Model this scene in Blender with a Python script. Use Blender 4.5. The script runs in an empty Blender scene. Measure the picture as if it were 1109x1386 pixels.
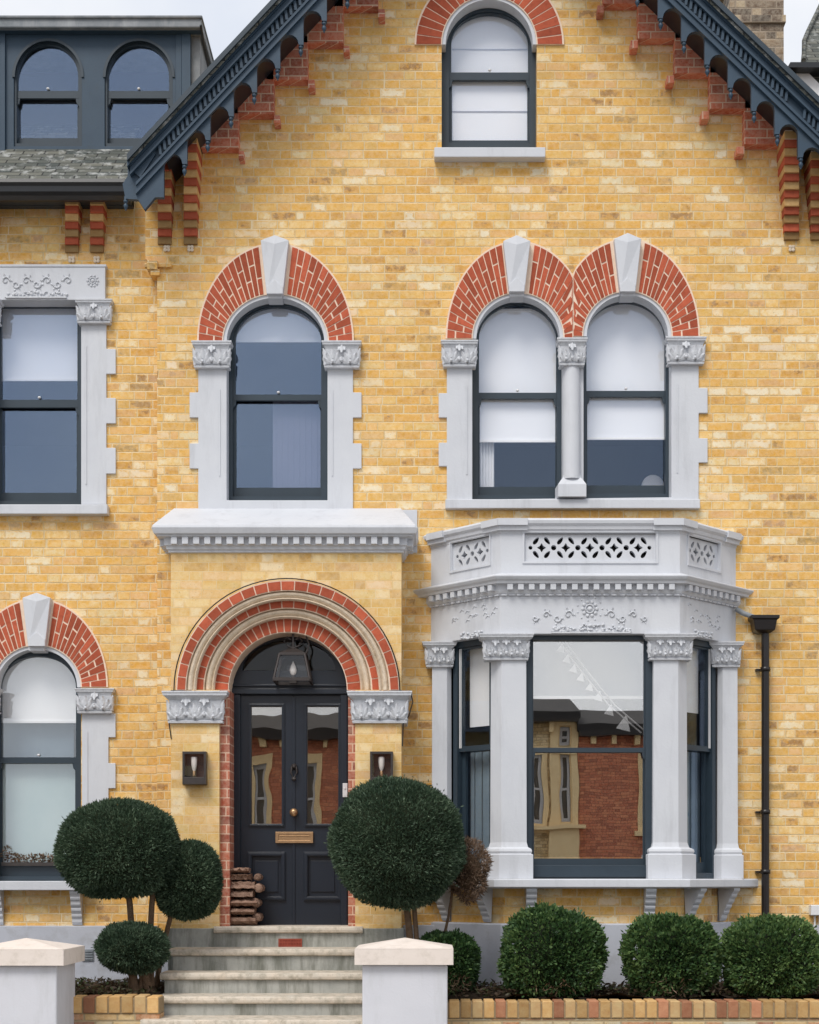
import bpy, bmesh, math, random
import numpy as np
from mathutils import Vector, Matrix
from mathutils.geometry import delaunay_2d_cdt
random.seed(7); rng = np.random.default_rng(11)
SC = bpy.context.scene; COL = SC.collection
D, S, XV, HY, EYE = 14.0, 158.0, 585.0, 1190.0, 1.5      # camera distance, pixels per metre on the facade, vanishing point, eye height
def kk(d): return (D-d)/(D*S)
def X(px, d=0.): return (px-XV)*kk(d)
def Z(py, d=0.): return EYE+(HY-py)*kk(d)
def P(px, py, d=0.): return Vector((X(px,d), -d, Z(py,d)))

def inside(c,l):
    r=False; n=len(l)
    for i in range(n):
        (x0,y0),(x1,y1)=l[i][:2],l[(i+1)%n][:2]
        if (y0>c.y)!=(y1>c.y) and c.x<(x1-x0)*(c.y-y0)/(y1-y0)+x0: r=not r
    return r
# ------------------------------------------------------------------ mesh builder
class MB:
    def __init__(s): s.v=[]; s.f=[]; s.m=[]; s.t=[]; s.mi=0; s.tint=0.; s.sm=[]
    def add(s, vs, fs, smooth=False):
        b=len(s.v); s.v += [tuple(v) for v in vs]
        for f in fs: s.f.append([b+i for i in f]); s.m.append(s.mi); s.t.append(s.tint); s.sm.append(smooth)
    def box(s, x0,x1,y0,y1,z0,z1):
        if x0>x1:x0,x1=x1,x0
        if y0>y1:y0,y1=y1,y0
        if z0>z1:z0,z1=z1,z0
        s.add([(x0,y0,z0),(x1,y0,z0),(x1,y1,z0),(x0,y1,z0),(x0,y0,z1),(x1,y0,z1),(x1,y1,z1),(x0,y1,z1)],
              [(0,3,2,1),(4,5,6,7),(0,1,5,4),(1,2,6,5),(2,3,7,6),(3,0,4,7)])
    def pbox(s, px0,px1,py0,py1,df,db):
        s.box(X(px0,df),X(px1,df),-df,-db,Z(py0,df),Z(py1,df))
    def fbox(s, o, r, u, w, hx, hy, hz):   # centre, three axes, half sizes
        o=Vector(o); vs=[o+r*a*hx+u*b*hy+w*c*hz for c in(-1,1) for b in(-1,1) for a in(-1,1)]
        s.add(vs,[(0,2,3,1),(4,5,7,6),(0,1,5,4),(1,3,7,5),(3,2,6,7),(2,0,4,6)])
    def loft(s, rings, cap=True, smooth=False, closed=True):
        b=[]; n=len(rings[0]); vs=[p for r in rings for p in r]; fs=[]
        for i in range(len(rings)-1):
            for j in range(n if closed else n-1):
                k=(j+1)%n; fs.append((i*n+j,i*n+k,(i+1)*n+k,(i+1)*n+j))
        s.add(vs,fs,smooth)
        if cap:
            s.add(rings[0],[tuple(range(n))[::-1]]); s.add(rings[-1],[tuple(range(n))])
    def tube(s, pts, r, n=10, cap=True):
        pts=[Vector(p) for p in pts]; rs=r if isinstance(r,(list,tuple)) else [r]*len(pts); rings=[]
        for i,p in enumerate(pts):
            t=(pts[min(i+1,len(pts)-1)]-pts[max(i-1,0)]).normalized()
            a=Vector((0,0,1)) if abs(t.z)<.9 else Vector((0,1,0))
            u=t.cross(a).normalized(); w=u.cross(t)
            rings.append([p+(u*math.cos(2*math.pi*j/n)+w*math.sin(2*math.pi*j/n))*rs[i] for j in range(n)])
        s.loft(rings,cap,True)
    def lathe(s, c, prof, n=16, axis='z'):
        c=Vector(c); rings=[]
        for r,h in prof:
            ring=[]
            for j in range(n):
                a=2*math.pi*j/n
                v=Vector((r*math.cos(a),r*math.sin(a),h)) if axis=='z' else Vector((r*math.cos(a),-h,r*math.sin(a)))
                ring.append(c+v)
            rings.append(ring)
        s.loft(rings,True,True)
    def ell(s, c, rx,ry,rz, n=16, noise=0., sq=2.):
        c=Vector(c); rings=[]
        for i in range(1,n):
            th=math.pi*i/n; ring=[]
            for j in range(n*2):
                ph=math.pi*j/n; v=Vector((math.sin(th)*math.cos(ph),math.sin(th)*math.sin(ph),math.cos(th)))
                if sq!=2.: v=v/(abs(v.x)**sq+abs(v.y)**sq+abs(v.z)**sq)**(1/sq)
                q=1+noise*(math.sin(5*v.x+3*v.y+c.x)*.5+math.sin(7*v.z-4*v.x+c.z)*.5)
                ring.append(c+Vector((v.x*rx*q,v.y*ry*q,v.z*rz*q)))
            rings.append(ring)
        s.loft(rings,True,True)
    def plate(s, outer, holes, fn, w0, w1):
        """polygon with holes, given in 2D, extruded between w0 and w1; fn(u,v,w)->3D"""
        loops=[outer]+list(holes or [])
        flat=[p for l in loops for p in l]; n=len(flat); ed=[]; b=0
        for l in loops:
            ed+=[(b+i,b+(i+1)%len(l)) for i in range(len(l))]; b+=len(l)
        r=delaunay_2d_cdt([Vector((p[0],p[1])) for p in flat],ed,[],1,1e-6)
        ov=r[3]; tris=[]
        for f in r[2]:
            if not all(ov[i] for i in f): continue
            c=sum((r[0][i] for i in f),Vector((0,0)))/len(f)
            if any(inside(c,l) for l in loops[1:]): continue
            tris.append(tuple(ov[i][0] for i in f))
        vs=[fn(p[0],p[1],w0) for p in flat]+[fn(p[0],p[1],w1) for p in flat]
        fs=[]
        for t in tris: fs.append(tuple(t)); fs.append(tuple(n+i for i in t[::-1]))
        b=0
        for l in loops:
            m=len(l)
            for i in range(m): j=(i+1)%m; fs.append((b+i,b+j,n+b+j,n+b+i))
            b+=m
        s.add(vs,fs)
    def pplate(s, outer, holes, df, db):   # pixel coordinates at depth df
        s.plate(outer,holes,lambda u,v,w:(X(u,df),w,Z(v,df)),-df,-db)
    def build(s, name, mat, parent=None, bevel=0., fixn=True):
        me=bpy.data.meshes.new(name); me.from_pydata(s.v,[],s.f)
        mats=mat if isinstance(mat,(list,tuple)) else [mat]
        for m in mats: me.materials.append(m)
        me.polygons.foreach_set('material_index',s.m); me.polygons.foreach_set('use_smooth',s.sm)
        at=me.attributes.new('tint','FLOAT','FACE'); at.data.foreach_set('value',s.t)
        if fixn:
            bm=bmesh.new(); bm.from_mesh(me); bmesh.ops.recalc_face_normals(bm,faces=bm.faces); bm.to_mesh(me); bm.free()
        me.update()
        o=bpy.data.objects.new(name,me); COL.objects.link(o)
        if parent: o.parent=parent; o.matrix_parent_inverse=Matrix.Translation(parent.location).inverted() if parent.type=='EMPTY' else Matrix.Identity(4)
        if parent and parent.type!='EMPTY': o.matrix_parent_inverse=parent_world(parent).inverted()
        if bevel:
            b=o.modifiers.new('bevel','BEVEL'); b.width=bevel; b.segments=2; b.limit_method='ANGLE'; b.angle_limit=math.radians(40)
            b.use_clamp_overlap=True
        return o
def parent_world(o):
    m=Matrix.Identity(4); ch=[]
    while o: ch.append(o); o=o.parent
    for q in reversed(ch): m = m @ (q.matrix_parent_inverse if q.parent else Matrix.Identity(4)) @ Matrix.Translation(q.location)
    return m
def tag(o,label=None,cat=None,group=None,kind=None):
    if label:o['label']=label
    if cat:o['category']=cat
    if group:o['group']=group
    if kind:o['kind']=kind
    return o
def thing(name,loc,label,cat,group=None):
    o=bpy.data.objects.new(name,None); COL.objects.link(o); o.location=loc; o.empty_display_size=.2
    return tag(o,label,cat,group)
def part(name,parent,label=None):
    o=bpy.data.objects.new(name,None); COL.objects.link(o); o.parent=parent; o.matrix_parent_inverse=parent_world(parent).inverted()
    if label:o['label']=label
    return o

# ------------------------------------------------------------------ materials
def srgb(r,g,b):
    f=lambda c:(c/255/12.92) if c/255<=.04045 else ((c/255+.055)/1.055)**2.4
    return (f(r),f(g),f(b),1)
class NT:
    def __init__(s,name):
        s.m=bpy.data.materials.new(name); s.m.use_nodes=True; s.t=s.m.node_tree; s.t.nodes.clear()
        s.out=s.n('ShaderNodeOutputMaterial')
    def n(s,ty,**kw):
        x=s.t.nodes.new(ty)
        for k,v in kw.items(): setattr(x,k,v)
        return x
    def l(s,a,b): s.t.links.new(a,b)
    def set(s,inp,v):
        if hasattr(v,'default_value') or hasattr(v,'is_linked'): s.l(v,inp)
        else: inp.default_value=v
    def math(s,op,a,b=0.,c=None,clamp=False):
        x=s.n('ShaderNodeMath',operation=op,use_clamp=clamp); s.set(x.inputs[0],a)
        if op not in('FLOOR','FRACT','ABSOLUTE','SINE'): s.set(x.inputs[1],b)
        if c is not None: s.set(x.inputs[2],c)
        return x.outputs[0]
    def noise(s,vec,scale,detail=4,rough=.55,dim='3D'):
        x=s.n('ShaderNodeTexNoise',noise_dimensions=dim); s.l(vec,x.inputs['Vector']); x.inputs['Scale'].default_value=scale
        x.inputs['Detail'].default_value=detail; x.inputs['Roughness'].default_value=rough; return x.outputs['Fac']
    def ramp(s,fac,stops,interp='LINEAR'):
        x=s.n('ShaderNodeValToRGB'); x.color_ramp.interpolation=interp; e=x.color_ramp.elements
        while len(e)<len(stops): e.new(.5)
        for q,(p,c) in zip(e,stops): q.position=p; q.color=c if len(c)==4 else (*c,1)
        s.set(x.inputs[0],fac); return x.outputs[0]
    def mix(s,f,a,b,bt='MIX'):
        x=s.n('ShaderNodeMix',data_type='RGBA',blend_type=bt); s.set(x.inputs[0],f); s.set(x.inputs[6],a); s.set(x.inputs[7],b); return x.outputs[2]
    def pos(s): return s.n('ShaderNodeNewGeometry').outputs['Position']
    def mapr(s,f,a,b,c=0.,d=1.):
        x=s.n('ShaderNodeMapRange',clamp=True); s.set(x.inputs[0],f); x.inputs[1].default_value=a; x.inputs[2].default_value=b; x.inputs[3].default_value=c; x.inputs[4].default_value=d; return x.outputs[0]
    def pbr(s,col,rough=.8,bump=None,bs=.3,dist=.01,metal=0.,spec=.3):
        b=s.n('ShaderNodeBsdfPrincipled'); s.set(b.inputs['Base Color'],col); s.set(b.inputs['Roughness'],rough)
        b.inputs['Metallic'].default_value=metal; b.inputs['Specular IOR Level'].default_value=spec
        if bump is not None:
            u=s.n('ShaderNodeBump'); u.inputs['Strength'].default_value=bs; u.inputs['Distance'].default_value=dist; s.l(bump,u.inputs['Height']); s.l(u.outputs[0],b.inputs['Normal'])
        s.l(b.outputs[0],s.out.inputs[0]); return b
def brick_mat(name,stops,mortar,h=.0752,sl=.208,hl=.104,bond='flemish',mw=.0045,mort2=None,grime=.35,bs=.5,zoff=0.,wob=.006,mottle=.45,jlen=.0,blot=0.):
    t=NT(name); p=t.pos(); sep=t.n('ShaderNodeSeparateXYZ'); t.l(p,sep.inputs[0])
    n1=t.noise(p,7,3); n2=t.noise(p,43,3,.6)
    wx=t.math('MULTIPLY',t.math('SUBTRACT',n1,.5),wob*2); wz=t.math('MULTIPLY',t.math('SUBTRACT',n2,.5),wob)
    u=t.math('ADD',t.math('ADD',sep.outputs[0],sep.outputs[1]),wx); u=t.math('ADD',u,40.)
    v=t.math('ADD',t.math('ADD',sep.outputs[2],wz),zoff+10*h)
    Pd=sl+hl if bond=='flemish' else sl
    vr=t.math('DIVIDE',v,h); row=t.math('FLOOR',vr)
    jv=t.n('ShaderNodeCombineXYZ'); t.set(jv.inputs[0],t.math('MULTIPLY',u,5.)); t.set(jv.inputs[1],t.math('MULTIPLY',row,7.31)); jn=t.noise(jv.outputs[0],1.,2,.5)
    u=t.math('ADD',u,t.math('MULTIPLY',t.math('SUBTRACT',jn,.5),jlen)); fv=t.math('MULTIPLY',t.math('FRACT',vr),h)
    rj=t.n('ShaderNodeTexWhiteNoise',noise_dimensions='1D'); t.l(row,rj.inputs['W'])
    jit=t.math('MULTIPLY',rj.outputs[0],.05 if bond=='flemish' else .015)
    tt=t.math('ADD',t.math('DIVIDE',t.math('ADD',u,jit),Pd),t.math('MULTIPLY',row,.5))
    cell=t.math('FLOOR',tt); f=t.math('MULTIPLY',t.math('FRACT',tt),Pd)
    if bond=='flemish':
        isS=t.math('GREATER_THAN',f,hl); loc=t.math('SUBTRACT',f,t.math('MULTIPLY',isS,hl)); wid=t.math('ADD',t.math('MULTIPLY',isS,sl-hl),hl)
    else: isS=0.; loc=f; wid=sl
    du=t.math('MINIMUM',loc,t.math('SUBTRACT',wid,loc)); dv=t.math('MINIMUM',fv,t.math('SUBTRACT',h,fv))
    dm=t.math('MINIMUM',du,dv); brick=t.mapr(dm,mw*.55,mw*1.5)
    idv=t.n('ShaderNodeCombineXYZ'); t.set(idv.inputs[0],t.math('ADD',t.math('MULTIPLY',cell,2.),isS)); t.l(row,idv.inputs[1])
    wn=t.n('ShaderNodeTexWhiteNoise',noise_dimensions='2D'); t.l(idv.outputs[0],wn.inputs['Vector'])
    big=t.noise(p,1.1,3); fine=t.noise(p,26,6,.7); mid=t.noise(p,11,4,.65)
    q=t.math('ADD',wn.outputs[0],t.math('MULTIPLY',t.math('SUBTRACT',big,.5),.35)); q=t.math('ADD',q,t.math('MULTIPLY',t.math('SUBTRACT',t.noise(p,.45,2),.5),.55 if blot else 0.)); q=t.math('ADD',q,t.math('MULTIPLY',t.math('SUBTRACT',mid,.5),mottle),None,True)
    c=t.ramp(q,stops)
    if blot:
        sc=t.n('ShaderNodeSeparateColor'); t.l(wn.outputs['Color'],sc.inputs[0])
        c=t.mix(t.mapr(sc.outputs[1],.7,1.,0,.45),c,(.80,.50,.30,1)); c=t.mix(t.mapr(sc.outputs[2],.6,1.,0,.35),c,(.58,.44,.15,1))
        ground=t.ramp(t.noise(p,19,5,.65),[(.25,(.58,.29,.05)),(.42,(.72,.385,.07)),(.56,(.77,.45,.11)),(.68,(.82,.58,.27)),(.8,(.79,.50,.26))])
        e=t.math('ADD',dm,t.math('MULTIPLY',t.math('SUBTRACT',t.noise(p,24,4,.6),.5),.075))
        c=t.mix(t.mapr(e,.004,.020,1.-blot,1.),ground,c)
    c=t.mix(t.mapr(fine,.35,.65,0,.42),c,t.mix(.5,c,(1,.93,.75,1)))
    c=t.mix(t.mapr(fine,.60,.74,0,.5),c,t.mix(.55,c,(.12,.07,.03,1)))
    pit=t.noise(p,75,3,.6); c=t.mix(t.mapr(pit,.63,.72,0,.7),c,(.16,.10,.05,1))
    gr=t.noise(p,2.2,5,.65); c=t.mix(t.mapr(gr,.5,.78,0,grime),c,t.mix(.6,c,(.20,.13,.06,1)))
    mc=t.mix(t.mapr(t.noise(p,3.1,4),.35,.65),mortar,mort2 or mortar)
    col=t.mix(brick,mc,c)
    hgt=t.math('ADD',t.math('MULTIPLY',brick,.6),t.math('MULTIPLY',fine,.8))
    hgt=t.math('ADD',hgt,t.math('MULTIPLY',wn.outputs[0],.25))
    t.pbr(col,.88,hgt,bs,.012); return t.m
def flat_mat(name,c1,c2,scale=6,rough=.6,bs=.15,spec=.4,streak=0.,grime=None,metal=0.,tint=0.,dist=.006,fscale=60,ga=(.52,.55)):
    t=NT(name); p=t.pos(); n=t.noise(p,scale,5,.6); c=t.mix(t.mapr(n,.3,.7),c1,c2); f=t.noise(p,fscale,4,.6)
    if grime:
        if streak:
            mp=t.n('ShaderNodeMapping'); t.l(p,mp.inputs[0]); mp.inputs['Scale'].default_value=(streak,streak,1.2); g=t.noise(mp.outputs[0],1.,5,.7)
        else: g=t.noise(p,scale*2.3,6,.7)
        c=t.mix(t.mapr(g,ga[0],ga[0]+.22,0,ga[1]),c,grime)
    if tint:
        a=t.n('ShaderNodeAttribute',attribute_name='tint'); k=t.math('ADD',t.math('MULTIPLY',a.outputs['Fac'],tint),1.)
        vm=t.n('ShaderNodeVectorMath',operation='SCALE'); t.l(c,vm.inputs[0]); t.l(k,vm.inputs['Scale']); c=vm.outputs[0]
    t.pbr(c,rough,f,bs,dist,metal,spec); return t.m
def glass_mat(name,refl,tint=(1,1,1,1),gt=(.92,.96,1,1),wave=.0,ws=2.5):
    t=NT(name); tr=t.n('ShaderNodeBsdfTransparent'); tr.inputs[0].default_value=tint
    g=t.n('ShaderNodeBsdfGlossy'); g.inputs['Roughness'].default_value=.0; g.inputs[0].default_value=gt
    if wave:
        b=t.n('ShaderNodeBump'); b.inputs['Strength'].default_value=1.; b.inputs['Distance'].default_value=wave
        t.l(t.noise(t.pos(),ws,1,.4),b.inputs['Height']); t.l(b.outputs[0],g.inputs['Normal'])
    m=t.n('ShaderNodeMixShader'); m.inputs[0].default_value=refl; t.l(tr.outputs[0],m.inputs[1]); t.l(g.outputs[0],m.inputs[2]); t.l(m.outputs[0],t.out.inputs[0]); return t.m
def leaf_mat(name,a,b,c,rough=.55,trans=.25):
    t=NT(name); at=t.n('ShaderNodeAttribute',attribute_name='tint'); n=t.noise(t.pos(),9,3)
    q=t.math('ADD',at.outputs['Fac'],t.math('MULTIPLY',t.math('SUBTRACT',n,.5),.5),None,True)
    col=t.ramp(q,[(0,a),(.55,b),(1,c)])
    bs=t.n('ShaderNodeBsdfPrincipled'); t.l(col,bs.inputs['Base Color']); bs.inputs['Roughness'].default_value=rough; bs.inputs['Specular IOR Level'].default_value=.35
    tl=t.n('ShaderNodeBsdfTranslucent'); t.l(col,tl.inputs[0]); m=t.n('ShaderNodeMixShader'); m.inputs[0].default_value=trans
    t.l(bs.outputs[0],m.inputs[1]); t.l(tl.outputs[0],m.inputs[2]); t.l(m.outputs[0],t.out.inputs[0]); return t.m
M={}
Y0=[(0,(.38,.19,.05)),(.02,(.58,.29,.055)),(.2,(.68,.35,.055)),(.44,(.76,.405,.068)),(.63,(.79,.46,.11)),(.77,(.82,.55,.21)),(.88,(.84,.66,.38)),(1,(.83,.71,.50))]
M['yellow']=brick_mat('yellow_stock_brick',Y0,(.66,.50,.27,1),mort2=(.80,.66,.43,1),grime=.45,mottle=.8,wob=.013,jlen=.16,blot=.9,mw=.0042)
Yp=[(0,(.56,.33,.10)),(.2,(.70,.43,.13)),(.5,(.77,.51,.19)),(.8,(.82,.60,.28)),(1,(.84,.66,.40))]
M['gauged']=brick_mat('pale_gauged_brick',Yp,(.70,.50,.25,1),mort2=(.80,.66,.40,1),mw=.0026,grime=.3,bs=.25,wob=.008,mottle=.6,jlen=.08,blot=.45)
R0=[(0,(.24,.05,.03)),(.3,(.35,.075,.04)),(.7,(.43,.10,.052)),(1,(.50,.14,.075))]
M['red']=brick_mat('red_brick',[(0,(.34,.07,.035)),(.3,(.48,.10,.048)),(.7,(.58,.13,.06)),(1,(.64,.18,.09))],(.72,.52,.38,1),mw=.0042,grime=.25,bs=.3,wob=.003,mottle=.3,zoff=.02)
M['redjamb']=brick_mat('red_jamb_brick',R0,(.70,.50,.38,1),bond='stretcher',sl=.30,mw=.0042,grime=.2,bs=.3,wob=.003,mottle=.3)
M['chim']=brick_mat('sooty_chimney_brick',[(0,(.05,.035,.03)),(.35,(.13,.085,.06)),(.6,(.28,.20,.13)),(1,(.42,.33,.22))],(.40,.33,.26,1),h=.079,mw=.007,grime=.5,mort2=(.25,.2,.15,1))
M['oppred']=brick_mat('street_red_brick',[(0,(.40,.09,.035)),(.5,(.60,.15,.06)),(1,(.72,.24,.10))],(.30,.13,.08,1),grime=.3)
M['oppyel']=brick_mat('street_yellow_brick',[(0,(.46,.32,.14)),(.5,(.74,.54,.26)),(1,(.86,.68,.40))],(.30,.23,.14,1),grime=.3)
M['planter']=brick_mat('planter_face_brick',[(0,(.32,.13,.07)),(.25,(.48,.23,.10)),(.5,(.56,.35,.14)),(.75,(.62,.45,.22)),(1,(.48,.44,.33))],(.42,.33,.20,1),h=.092,sl=.25,hl=.13,mw=.007,zoff=.02)
M['brickunit']=flat_mat('red_voussoir',(.40,.088,.045,1),(.48,.115,.06,1),14,.85,.3,.2,tint=1.,grime=(.22,.05,.03,1))
M['edgebrick']=flat_mat('mixed_edge_brick',(.50,.29,.11,1),(.58,.39,.18,1),14,.85,.4,.2,tint=1.,grime=(.4,.2,.1,1))
M['copbrick']=flat_mat('planter_coping_brick',(.58,.42,.21,1),(.52,.32,.15,1),14,.85,.4,.2)
M['mortar']=flat_mat('cream_mortar',(.88,.70,.56,1),(.80,.62,.48,1),20,.9,.4,.1)
M['tanmortar']=flat_mat('tan_mortar',(.36,.27,.16,1),(.28,.21,.13,1),20,.9,.4,.1)
M['stone']=flat_mat('grey_painted_stone',(.58,.60,.645,1),(.63,.65,.69,1),3,.62,.22,.3,grime=(.36,.37,.39,1),streak=7,fscale=45,ga=(.52,.36))
M['carve']=flat_mat('grey_painted_carving',(.56,.58,.62,1),(.66,.68,.72,1),25,.6,.3,.3,grime=(.30,.30,.32,1),fscale=80,dist=.01)
M['plinth']=flat_mat('pale_grey_painted_plinth',(.52,.54,.60,1),(.46,.48,.54,1),3,.65,.3,.3,grime=(.34,.34,.35,1))
M['cream']=flat_mat('weathered_cream_stone',(.74,.63,.50,1),(.60,.50,.38,1),16,.85,.5,.2,grime=(.34,.28,.2,1),dist=.01)
M['stepg']=flat_mat('grey_step_stone',(.30,.31,.29,1),(.44,.44,.41,1),4,.85,.5,.2,grime=(.11,.115,.09,1),streak=7,ga=(.44,.75))
M['nosing']=flat_mat('worn_tread_stone',(.66,.57,.47,1),(.56,.52,.45,1),7,.8,.4,.25,grime=(.28,.25,.19,1),ga=(.46,.75))
M['frame']=flat_mat('slate_blue_gloss_paint',(.024,.040,.056,1),(.029,.047,.065,1),5,.38,.05,.5)
M['timber']=flat_mat('blue_grey_timber_paint',(.029,.056,.090,1),(.038,.070,.108,1),4,.5,.12,.4,grime=(.035,.055,.075,1))
M['lead']=flat_mat('grey_lead',(.16,.18,.20,1),(.26,.28,.30,1),9,.55,.3,.4,grime=(.45,.46,.48,1),streak=6)
M['gutter']=flat_mat('black_gutter_paint_and_shade',(.010,.012,.016,1),(.016,.018,.022,1),5,.35,.05,.5)  # gutter paint; also the shade black under the verge and behind the parapet
M['pipe']=flat_mat('brown_black_pipe_paint',(.008,.006,.006,1),(.012,.009,.009,1),9,.35,.1,.5)
M['door']=flat_mat('navy_door_paint',(.013,.019,.030,1),(.016,.023,.036,1),3,.3,.05,.5)
M['brass']=flat_mat('aged_brass',(.52,.33,.18,1),(.42,.26,.14,1),30,.38,.1,.5,metal=.8)
M['iron']=flat_mat('dark_bronze_metal',(.045,.038,.035,1),(.06,.05,.048,1),30,.45,.1,.5,metal=.3)
M['blind']=flat_mat('white_blind_fabric',(.95,.95,.96,1),(.92,.93,.95,1),2,.9,.05,.1)
M['bayblind']=flat_mat('grey_blue_blind_fabric',(.17,.20,.25,1),(.15,.18,.22,1),2,.9,.05,.1)
M['curtain']=flat_mat('pale_curtain_fabric',(.60,.62,.70,1),(.52,.54,.62,1),3,.9,.05,.1)
M['greyfab']=flat_mat('grey_violet_fabric',(.20,.20,.26,1),(.17,.17,.23,1),3,.9,.05,.1)
M['bluefab']=flat_mat('blue_grey_fabric',(.20,.27,.33,1),(.15,.21,.27,1),3,.9,.05,.1)
M['teal']=flat_mat('frosted_teal_film',(.44,.56,.56,1),(.52,.62,.61,1),2,.8,.02,.2)
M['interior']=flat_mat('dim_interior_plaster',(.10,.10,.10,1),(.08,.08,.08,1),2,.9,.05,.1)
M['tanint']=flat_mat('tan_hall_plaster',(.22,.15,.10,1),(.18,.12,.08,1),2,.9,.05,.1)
M['white']=flat_mat('white_masonry_paint',(.66,.67,.72,1),(.60,.61,.66,1),2,.6,.2,.3,grime=(.36,.37,.36,1),streak=5,ga=(.49,.36))
M['capstone']=flat_mat('cream_pier_cap',(.80,.72,.66,1),(.74,.66,.60,1),4,.7,.25,.3,grime=(.48,.42,.35,1),ga=(.50,.45))
M['plastic']=flat_mat('white_plastic',(.75,.75,.76,1),(.7,.7,.72,1),3,.4,.02,.4)
M['bark']=flat_mat('brown_bark',(.11,.07,.045,1),(.17,.115,.075,1),18,.9,.8,.1,dist=.02)
M['log']=flat_mat('split_log_wood',(.20,.12,.09,1),(.36,.24,.18,1),16,.9,.8,.1,grime=(.10,.055,.04,1),dist=.02,tint=1.)
M['soil']=flat_mat('dark_soil',(.030,.022,.016,1),(.05,.037,.025,1),20,.95,1.,.1,dist=.05)
M['asphalt']=flat_mat('asphalt',(.05,.05,.052,1),(.065,.065,.066,1),10,.9,.5,.2)
M['pave']=flat_mat('paving_slabs',(.34,.32,.29,1),(.28,.27,.25,1),5,.85,.4,.2)
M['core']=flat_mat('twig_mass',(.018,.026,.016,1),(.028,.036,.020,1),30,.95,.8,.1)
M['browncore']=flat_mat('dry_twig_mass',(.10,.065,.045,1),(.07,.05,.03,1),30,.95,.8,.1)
M['tile']=flat_mat('terracotta_air_brick',(.34,.085,.055,1),(.26,.06,.04,1),20,.8,.3,.2)
def slate_mat():
    t=NT('weathered_slate'); p=t.pos(); sep=t.n('ShaderNodeSeparateXYZ'); t.l(p,sep.inputs[0])
    cv=t.n('ShaderNodeCombineXYZ'); t.l(t.math('ADD',sep.outputs[0],0.),cv.inputs[0]); t.l(t.math('MULTIPLY',sep.outputs[2],1.55),cv.inputs[1])
    b=t.n('ShaderNodeTexBrick'); t.l(cv.outputs[0],b.inputs['Vector']); b.inputs['Scale'].default_value=1; b.inputs['Brick Width'].default_value=.19; b.inputs['Row Height'].default_value=.088
    b.inputs['Mortar Size'].default_value=.006; b.inputs['Color1'].default_value=(.06,.07,.065,1); b.inputs['Color2'].default_value=(.15,.15,.125,1); b.inputs['Mortar'].default_value=(.02,.02,.02,1)
    n=t.noise(p,9,6,.7); c=t.mix(t.mapr(n,.52,.66,0,.8),b.outputs[0],(.42,.43,.42,1)); t.pbr(c,.7,t.math('ADD',b.outputs['Fac'],n),.5,-.01); return t.m
M['slate']=slate_mat()
M['glass']=glass_mat('window_glass',.075,gt=(.55,.70,.95,1),wave=.0008,ws=1.6)
M['glassup']=glass_mat('upper_window_glass',.17,gt=(.44,.58,.82,1),wave=.0008,ws=1.6)
M['glassbay']=glass_mat('bay_window_glass',.37,gt=(1,1,1,1),wave=.0004,ws=2.6)
M['glassdoor']=glass_mat('door_glass',.30,gt=(.95,.92,.88,1),wave=.0005,ws=3.2)
M['glasslamp']=glass_mat('lantern_glass',.05)
M['glassarch']=glass_mat('arched_window_glass',.13,gt=(.9,.95,1,1),wave=.0006,ws=2.4)
M['glassfan']=glass_mat('fanlight_glass',.018)
M['bulb']=flat_mat('pale_bulb_glass',(.75,.70,.66,1),(.8,.76,.72,1),3,.2,.0,.6)
M['yew']=leaf_mat('clipped_yew_leaf',(.026,.050,.030,1),(.058,.100,.058,1),(.16,.225,.14,1))
M['box']=leaf_mat('box_leaf',(.020,.050,.020,1),(.050,.110,.034,1),(.14,.22,.07,1))
M['brown']=leaf_mat('dry_leaf',(.09,.06,.04,1),(.20,.13,.085,1),(.34,.24,.17,1))
M['fallen']=leaf_mat('fallen_leaf',(.03,.02,.012,1),(.08,.05,.03,1),(.05,.08,.03,1))

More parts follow.
